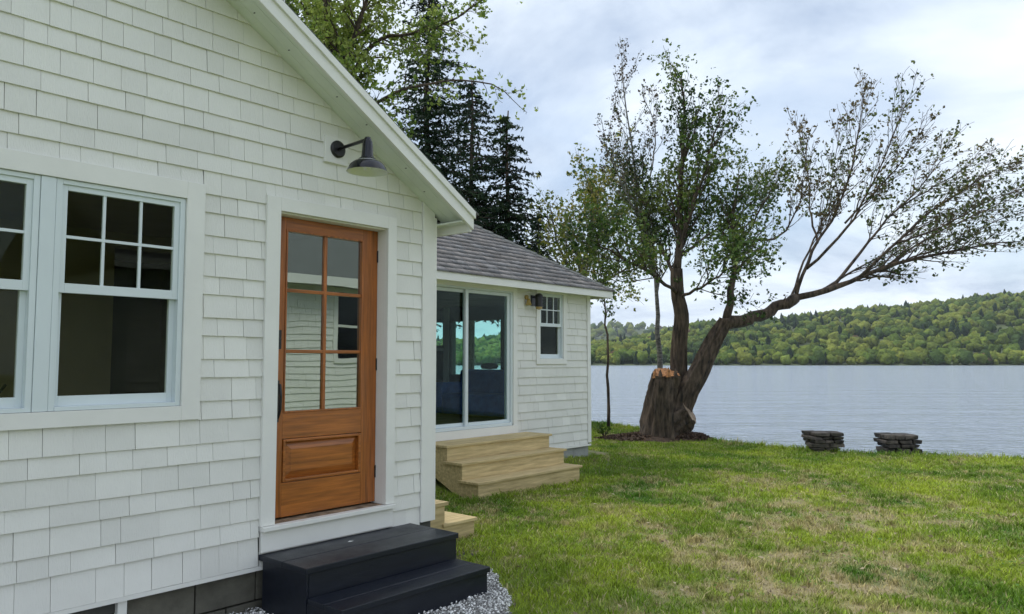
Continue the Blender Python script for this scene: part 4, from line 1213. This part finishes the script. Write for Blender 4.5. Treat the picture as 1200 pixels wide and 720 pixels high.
# ------------------------------------------------------------------ mulch mound round the sawn tree
def mound():
    rg = np.random.default_rng(4); cx_, cy_ = 16.1, 4.75
    n, mrad = 48, 12; V = [(cx_, cy_, float(ground_z(cx_, cy_)) + .16)]; F = []
    for i in range(1, mrad + 1):
        for j in range(n):
            a = 2 * math.pi * j / n; r = i / mrad
            rr = r * (1 + .12 * math.sin(3 * a + 1) + .06 * math.sin(7 * a))
            ex = rr * (RX * 1.55 * math.cos(a) + AX * .6 * math.sin(a))
            x, y = cx_ + ex.x, cy_ + ex.y
            g = float(ground_z(min(x, float(shore_x(y)) - .05), y))
            if x > float(shore_x(y)) - .05: g = float(ground_z(x, y))
            V.append((x, y, g + .17 * (1 - r ** 2) + rg.uniform(-.012, .012) - (.03 if i == mrad else 0)))
    for j in range(n): F.append((0, 1 + j, 1 + (j + 1) % n))
    mb = MB(); mb.v = V; mb.f = F
    for i in range(mrad - 1):
        for j in range(n):
            a, b = 1 + i * n + j, 1 + i * n + (j + 1) % n
            mb.f.append((a, a + n, b + n, b))
    tag(mb.build('mulch_bed', m_mulch, smooth=True), kind='structure')
    N = 5000; a = rg.uniform(0, 6.283, N); r = np.sqrt(rg.uniform(0, 1, N)) * 1.05
    X = cx_ + r * (RX.x * 1.55 * np.cos(a) + AX.x * .6 * np.sin(a)); Y = cy_ + r * (RX.y * 1.55 * np.cos(a) + AX.y * .6 * np.sin(a))
    Zc = ground_z(X, Y) + .17 * (1 - np.clip(r, 0, 1) ** 2) + rg.uniform(0, .02, N)
    o = leaves('bark_chips', np.stack([X, Y, Zc], 1), .035, np.repeat(rg.uniform(.5, 1.5, (N, 1)), 3, 1), None, m_chip, 6, 1.8, upbias=1.0)
mound()

# ------------------------------------------------------------------ gravel round the stoop
def gravel_mask(x, y):
    e = -1.02 - .28 * np.sin((x - 2) * 1.1) * 0 + .10 * (fbm(x * 3, y * 3, 77, 3) - .5)
    edge = 4.40 + .85 * (y + .60) + .18 * (fbm(x * 4, y * 4, 78, 2) - .5)
    return (y < .12) & (y > -1.9) & (x < np.minimum(edge, 4.45)) & (x > .3)
def make_gravel():
    xs = np.arange(.3, 4.7, .05); ys = np.arange(-1.9, .15, .05)
    X, Y = np.meshgrid(xs, ys, indexing='ij'); Z = ground_z(X, Y) + .006 + .008 * fbm(X * 9, Y * 9, 3, 2)
    idx = np.arange(X.size).reshape(X.shape)
    a = idx[:-1, :-1].ravel(); F = np.stack([a, idx[1:, :-1].ravel(), idx[1:, 1:].ravel(), idx[:-1, 1:].ravel()], 1)
    keep = gravel_mask(X[:-1, :-1].ravel() + .025, Y[:-1, :-1].ravel() + .025)
    o = np_mesh('gravel_bed', np.stack([X.ravel(), Y.ravel(), Z.ravel()], 1), F[keep], m_gravel_bed, smooth=True); tag(o, kind='structure')
    rg = np.random.default_rng(9); N = 26000
    x = rg.uniform(.8, 4.7, N); y = rg.uniform(-1.6, .12, N); k = gravel_mask(x, y) & ~((x > 2.78) & (x < 3.98) & (y > -.83)); x, y = x[k], y[k]; N = len(x)
    z = ground_z(x, y) + rg.uniform(.006, .028, N)
    base = np.array([(1, 0, 0), (-1, 0, 0), (0, 1, 0), (0, -1, 0), (0, 0, 1), (0, 0, -1)], float)
    R_ = rg.uniform(.004, .0105, (N, 1, 1)); sc = rg.uniform(.6, 1.3, (N, 1, 3)); an = rg.uniform(0, 6.28, N)
    V = base[None] * sc * R_ + rg.normal(0, .15, (N, 6, 3)) * R_
    c, s = np.cos(an)[:, None], np.sin(an)[:, None]
    V = np.stack([V[..., 0] * c - V[..., 1] * s, V[..., 0] * s + V[..., 1] * c, V[..., 2] * .8], -1) + np.stack([x, y, z], 1)[:, None]
    f = np.array([(0, 2, 4), (2, 1, 4), (1, 3, 4), (3, 0, 4), (2, 0, 5), (1, 2, 5), (3, 1, 5), (0, 3, 5)])
    F = (np.arange(N)[:, None, None] * 6 + f[None]).reshape(-1, 3)
    g = np.clip(rg.normal(1.0, .35, (N, 1)), .25, 1.6)
    o = np_mesh('gravel', V.reshape(-1, 3), F, m_gravel, cols=np.repeat(np.repeat(g, 3, 1), 6, 0) * np.array([1, .99, .98]))
    tag(o, 'loose white and grey gravel round the foot of the black stoop', 'gravel', kind='stuff')
make_gravel()

# ------------------------------------------------------------------ lawn
def make_grass():
    rg = np.random.default_rng(2)
    P = []
    def scatter(x0, x1, y0, y1, dens):
        n = int((x1 - x0) * (y1 - y0) * dens)
        return np.stack([rg.uniform(x0, x1, n), rg.uniform(y0, y1, n)], 1)
    P.append(scatter(3.2, 8.0, -4.2, 2.4, 4200))
    P.append(scatter(8.0, 12.0, -6.5, 2.9, 2300))
    P.append(scatter(12.0, 20.5, -9, 10.0, 1400))
    P = np.concatenate(P); x, y = P[:, 0], P[:, 1]
    d = P - np.array([CAM_POS.x, CAM_POS.y])
    dist = d @ np.array([AX.x, AX.y]); side = d @ np.array([RX.x, RX.y])
    keep = (dist > 4.2) & (np.abs(side) < dist * .80 + .5) & (x < shore_x(y) + .30)
    keep &= ~gravel_mask(x, y) & ~((x < 4.28) & (y > -.02)) & ~((x < 4.02) & (y > -.87))
    keep &= ~((x > 4.2) & (x < 10.5) & (y > 2.85) & (y < 6.5)) & ~((x > 6.68) & (x < 8.8) & (y > 1.86)) & ~((x < 5.31) & (y > .55) & (y < 1.5))
    keep &= ~((x < 5.0) & (y > 1.4))
    e = np.stack([x - 16.1, y - 4.75], 1)
    mr = ((e @ np.array([RX.x, RX.y])) / 1.55) ** 2 + ((e @ np.array([AX.x, AX.y])) / .6) ** 2
    keep &= (mr > .92) | (rg.random(len(x)) < .03)
    dry = dryness(x, y)
    keep &= rg.random(len(x)) > np.clip((dry - .58) * 1.5, 0, .65)
    x, y, dry, dist = x[keep], y[keep], dry[keep], dist[keep]
    # tufts: tight clumps of longer, darker blades
    T = 1100; tx = rg.uniform(4.4, 16.5, T); ty = rg.uniform(-6, 3, T)
    ok = (tx < shore_x(ty) - .1) & ~gravel_mask(tx, ty) & ~((tx > 6.5) & (tx < 10.6) & (ty > 1.75)) & ~((tx < 5.5) & (ty > .3)) & ~((tx < 4.1) & (ty > -1)); tx, ty = tx[ok], ty[ok]
    nb = 34; rr = np.abs(rg.normal(0, .035, (len(tx), nb))); aa = rg.uniform(0, 6.28, (len(tx), nb))
    ux = (tx[:, None] + rr * np.cos(aa)).ravel(); uy = (ty[:, None] + rr * np.sin(aa)).ravel()
    nt = len(ux); x = np.concatenate([x, ux]); y = np.concatenate([y, uy]); dry = np.concatenate([dry, np.full(nt, .2)])
    dist = np.concatenate([dist, (ux - CAM_POS.x) * AX.x + (uy - CAM_POS.y) * AX.y])
    N = len(x); print('grass blades', N)
    z = ground_z(x, y) - .004
    tall = np.clip((fbm(x * 4, y * 4, 55, 4) - .5) * 1.8 + .5, 0, 1.2)
    h = rg.uniform(.022, .062, N) * (.6 + .8 * tall) * (1 - .30 * dry)
    h[N - nt:] = rg.uniform(.04, .085, nt)
    edge = (shore_x(y) - x < .30); h = np.where(edge, h * rg.uniform(1, 2.6, N), h)
    nearwall = ((y > 2.5) & (x > 8.6) & (x < 10.7)) | ((y > 1.62) & (y < 1.9) & (x > 6.6) & (x < 8.9)); h = np.where(nearwall, h * 1.5, h)
    w = (.0022 + .00022 * dist) * rg.uniform(.7, 1.4, N)
    an = rg.uniform(0, 6.283, N); la = rg.uniform(0, 6.283, N); lean = h * rg.uniform(.2, 1.1, N)
    bx, by = np.cos(an) * w, np.sin(an) * w; lx, ly = np.cos(la) * lean, np.sin(la) * lean
    V = np.stack([np.stack([x - bx, y - by, z], 1), np.stack([x + bx, y + by, z], 1),
                  np.stack([x + bx * .8 + lx * .35, y + by * .8 + ly * .35, z + h * .6], 1), np.stack([x - bx * .8 + lx * .35, y - by * .8 + ly * .35, z + h * .6], 1),
                  np.stack([x + lx, y + ly, z + h * .95], 1)], 1).reshape(-1, 3)
    i = np.arange(N)[:, None] * 5
    F = np.concatenate([i + np.array([0, 1, 2]), i + np.array([0, 2, 3]), i + np.array([3, 2, 4])])
    c = grass_colour(x, y)
    straw = rg.random(N) < (.07 + .5 * np.clip(dry - .35, 0, 1))
    c = np.where(straw[:, None], np.array([.46, .40, .21]), c) * rg.uniform(.5, 1.55, (N, 1))
    o = np_mesh('grass', V, F, m_grass, cols=np.repeat(c, 5, 0))
    tag(o, 'short patchy lawn grass with dry straw-coloured spots', 'grass', kind='stuff')
    n = 9000; q1 = rg.uniform(4.2, 15.8, n); q2 = rg.uniform(-6, 2.6, n)
    k = (fbm(q1 * 1.7, q2 * 1.7, 61, 3) > .52) & (q1 < shore_x(q2) - .2) & ~gravel_mask(q1, q2) & ~((q1 > 6.4) & (q1 < 10.6) & (q2 > 1.7)) & ~((q1 < 5.5) & (q2 > .3)) & ~((q1 < 4.1) & (q2 > -1)); q1, q2 = q1[k], q2[k]
    Cw = np.stack([q1, q2, ground_z(q1, q2) + rg.uniform(.02, .045, len(q1))], 1)
    leaves('clover', Cw, .018, np.array([(.12, .24, .05), (.20, .30, .07)])[rg.integers(0, 2, len(Cw))], None, m_grass, 18, 1.2, upbias=2.5)
    # dead leaves, straw and twig litter in the thin patches
    n = 9000; lx = rg.uniform(4, 16, n); ly = rg.uniform(-6, 4, n); k = (dryness(lx, ly) > .50) & (lx < shore_x(ly) - .2) & (ly < 1.7) & ~gravel_mask(lx, ly) & (rg.random(n) < .6); lx, ly = lx[k], ly[k]
    C = np.stack([lx, ly, ground_z(lx, ly) + .016], 1)
    cc = np.array([(.30, .24, .15), (.20, .15, .10), (.45, .38, .26)])[rg.integers(0, 3, len(C))]
    leaves('lawn_litter', C, .022, cc, None, m_grass, 8, 2.2, upbias=2.2)
make_grass()
for o in list(scene.objects):
    if o.name == 'lawn_litter': tag(o, 'dead leaves and straw lying in the thin patches of lawn', 'litter', kind='stuff')
    if o.name == 'clover': tag(o, 'low broad-leaved clover and weeds mixed into the lawn', 'clover', kind='stuff')
    if o.name == 'bark_chips': tag(o, 'brown bark chips spread round the sawn tree base', 'bark chips', kind='stuff')
# low weeds by the sapling
wr_ = random.Random(6)
for i, (px, Z_) in enumerate(((708, 18.3), (722, 18.5))):
    b = at(px, 500, Z_); b.z = float(ground_z(b.x, b.y))
    if i: continue
    root = empty('weed', b, 'small leafy weed clump beside the foot of the sapling', 'plant')
    mb = MB(); C = []
    for k in range(16):
        a = wr_.uniform(0, 6.28); t = b + Vector((math.cos(a) * .18, math.sin(a) * .18, wr_.uniform(.15, .35)))
        mb.tube([b, b.lerp(t, .5) + Vector((0, 0, .05)), t], [.006, .005, .003], 3)
        for q_ in range(5): C.append((b.lerp(t, .4 + .6 * wr_.random()) + Vector((wr_.gauss(0, .03), wr_.gauss(0, .03), .02)))[:])
    mb.build('stem', m_bark, root)
    leaves('foliage', np.array(C), .05, np.tile([[.07, .13, .02]], (len(C), 1)), root, m_leaf, 3, kind=None)

# ------------------------------------------------------------------ hills across the lake
def world_ab(a, b):            # metres to the right of / ahead of the camera along its level look direction
    return CAM_POS.x + RX.x * a + AX.x * b, CAM_POS.y + RX.y * a + AX.y * b
RP = np.array([(-2500, 395), (-400, 395), (100, 400), (300, 403), (500, 404), (553, 406), (575, 401), (590, 398), (620, 398), (660, 402), (700, 406), (735, 404), (770, 396), (800, 386), (850, 380), (900, 378), (950, 373), (1000, 366), (1050, 362), (1100, 357), (1150, 350), (1200, 345), (1300, 336), (1600, 325), (3500, 330)], float)
FP = np.array([(-2500, 400), (300, 405), (500, 404), (560, 402), (610, 395), (660, 386), (700, 382), (725, 380), (752, 382), (785, 388), (830, 398), (1500, 400), (3500, 400)], float)
def hill_z(a, b, prof, b0, b1, eye=2.4):
    px = 600 + FPX * a / b
    e = (423 - np.interp(px, prof[:, 0], prof[:, 1])) / FPX
    top = e * b1 + eye
    s = np.clip((b - b0) / (b1 - b0), 0, 1)
    return -.8 + .8 * sstep(0, .02, s) + (top + .8) * (.18 * s + .82 * sstep(-.25, 1.0, s) - .82 * sstep(-.25, 1.0, 0)) * np.clip(s * 12, 0, 1)
def make_hill(name, prof, b0, b1, ncrown, crown, seed, wob=0, amin=-.95, amax=1.05, front_w=0):
    px = np.linspace(-1100, 2300, 170); bs = np.linspace(b0, b1 * 1.35, 44)
    PX, B = np.meshgrid(px, bs, indexing='ij'); A = (PX - 600) / FPX * B
    Z = hill_z(A, np.minimum(B, b1), prof, b0, b1); Z = Z - (B > b1) * (B - b1) * .04
    X, Y = world_ab(A, B); idx = np.arange(A.size).reshape(A.shape)
    F = np.stack([idx[:-1, :-1].ravel(), idx[1:, :-1].ravel(), idx[1:, 1:].ravel(), idx[:-1, 1:].ravel()], 1)[:, ::-1]
    o = np_mesh(name, np.stack([X.ravel(), Y.ravel(), Z.ravel()], 1), F, m_hill, smooth=True); tag(o, kind='structure')
    rg = np.random.default_rng(seed)
    # crown prototypes: lumpy icospheres (broadleaf) and cones (conifers)
    import bmesh
    def proto(sub, conifer, s):
        bm = bmesh.new(); bmesh.ops.create_icosphere(bm, subdivisions=sub, radius=1)
        V = np.array([v.co[:] for v in bm.verts]); Fc = np.array([[v.index for v in f.verts] for f in bm.faces]); bm.free()
        r2 = np.random.default_rng(s)
        if conifer:
            h = (V[:, 2] + 1) / 2
            rad = (1 - h) ** .7 * .62 + .03
            ang = np.arctan2(V[:, 1], V[:, 0])
            V = np.stack([np.cos(ang) * rad, np.sin(ang) * rad, h * 2.2 - .9], 1) + r2.normal(0, .05, V.shape)
        else:
            lob = r2.normal(size=(16, 3)); lob /= np.linalg.norm(lob, axis=1)[:, None]
            k = np.max(V @ lob.T, 1)
            V = V * (.60 + .46 * np.clip(k, 0, 1) ** 6)[:, None] + r2.normal(0, .12, V.shape)
            V[:, 2] *= .95
        return V, Fc
    def scatter(n, bl, bh, sub, szf, protos=8):
        P0 = [proto(sub, False, seed * 10 + i) for i in range(protos)]; PC = [proto(sub, True, seed * 20 + i) for i in range(4)]
        p_ = rg.uniform(-350, 1560, n); u = rg.uniform(0, 1, n); b = bl + (bh - bl) * u
        a = (p_ - 600) / FPX * b
        z = hill_z(a, np.minimum(b, b1), prof, b0, b1)
        x, y = world_ab(a, b)
        t = fbm(x / 45, y / 45, seed + 3, 3); t2 = fbm(x / 14, y / 14, seed + 9, 3)
        con = rg.random(n) < (.05 + .16 * (t < .42))
        sz = (.45 + .85 * rg.random(n) ** 1.3) * szf
        cols = np.array([(.055, .095, .020), (.095, .145, .024), (.14, .185, .030), (.18, .21, .036)])
        k = np.clip(((t * .5 + t2 * .5) - .5) * 2.6 + .55 + rg.normal(0, .22, n), 0, .999)
        c = cols[(k * 4).astype(int)] * rg.uniform(.8, 1.25, (n, 1))
        odd = rg.random(n) < .012; c[odd] = (.13, .085, .045)
        c[con] = np.array([.018, .038, .016]) * rg.uniform(.8, 1.4, (con.sum(), 1))
        Vs, Fs, Cs = [], [], []; off = 0
        which = rg.integers(0, protos, n); wc = rg.integers(0, 4, n)
        for grp, ps, sel in [(i, P0[i], (~con) & (which == i)) for i in range(protos)] + [(i, PC[i], con & (wc == i)) for i in range(4)]:
            id_ = np.nonzero(sel)[0]
            if not len(id_): continue
            V, Fc = ps; m = len(id_); an = rg.uniform(0, 6.28, m); ca, sa = np.cos(an)[:, None], np.sin(an)[:, None]
            s = sz[id_][:, None]
            VX = (V[None, :, 0] * ca - V[None, :, 1] * sa) * s + x[id_][:, None]
            VY = (V[None, :, 0] * sa + V[None, :, 1] * ca) * s + y[id_][:, None]
            VZ = (V[None, :, 2] * rg.uniform(.85, 1.25, (m, 1)) + .75) * s + z[id_][:, None]
            Vs.append(np.stack([VX, VY, VZ], -1).reshape(-1, 3))
            Fs.append((np.arange(m)[:, None, None] * len(V) + Fc[None] + off).reshape(-1, 3)); off += m * len(V)
            Cs.append(np.repeat(c[id_], len(V), 0) * rg.uniform(.78, 1.25, (m * len(V), 1)))
        return np.concatenate(Vs), np.concatenate(Fs), np.concatenate(Cs)
    parts = [scatter(*c) for c in crown]
    off = 0; V, F2, Cc = [], [], []
    for v, f, c in parts:
        V.append(v); F2.append(f + off); Cc.append(c); off += len(v)
    o = np_mesh('forest', np.concatenate(V), np.concatenate(F2), m_forest, cols=np.concatenate(Cc))
    return o
f1 = make_hill('near_hill', RP, 425, 850, 0, [(1100, 428, 450, 2, 3.5), (3300, 440, 600, 2, 3.7), (8500, 590, 900, 1, 4.2)], 1)
tag(f1, 'spring-green mixed woodland covering the hill across the lake', 'forest', kind='stuff')
f2 = make_hill('far_hill', FP, 1300, 1900, 0, [(3500, 1310, 1960, 1, 9.0)], 2)
tag(f2, 'blue-green distant woodland on the far low hill', 'forest', kind='stuff')

print('objects', len(scene.objects), 'tris', sum(len(o.data.polygons) for o in scene.objects if o.type == 'MESH'))

# ------------------------------------------------------------------ air
hm, hn, hlk = new_mat('haze_air')
ho = hn.new('ShaderNodeOutputMaterial'); hv = hn.new('ShaderNodeVolumePrincipled')
hv.inputs['Density'].default_value = 0.00012
hv.inputs['Color'].default_value = (0.80, 0.88, 1.0, 1)
hlk.new(hv.outputs[0], ho.inputs['Volume'])
tag(MB().box(-2700, 2700, -2700, 2700, -5, 135).build('haze', hm), kind='stuff')
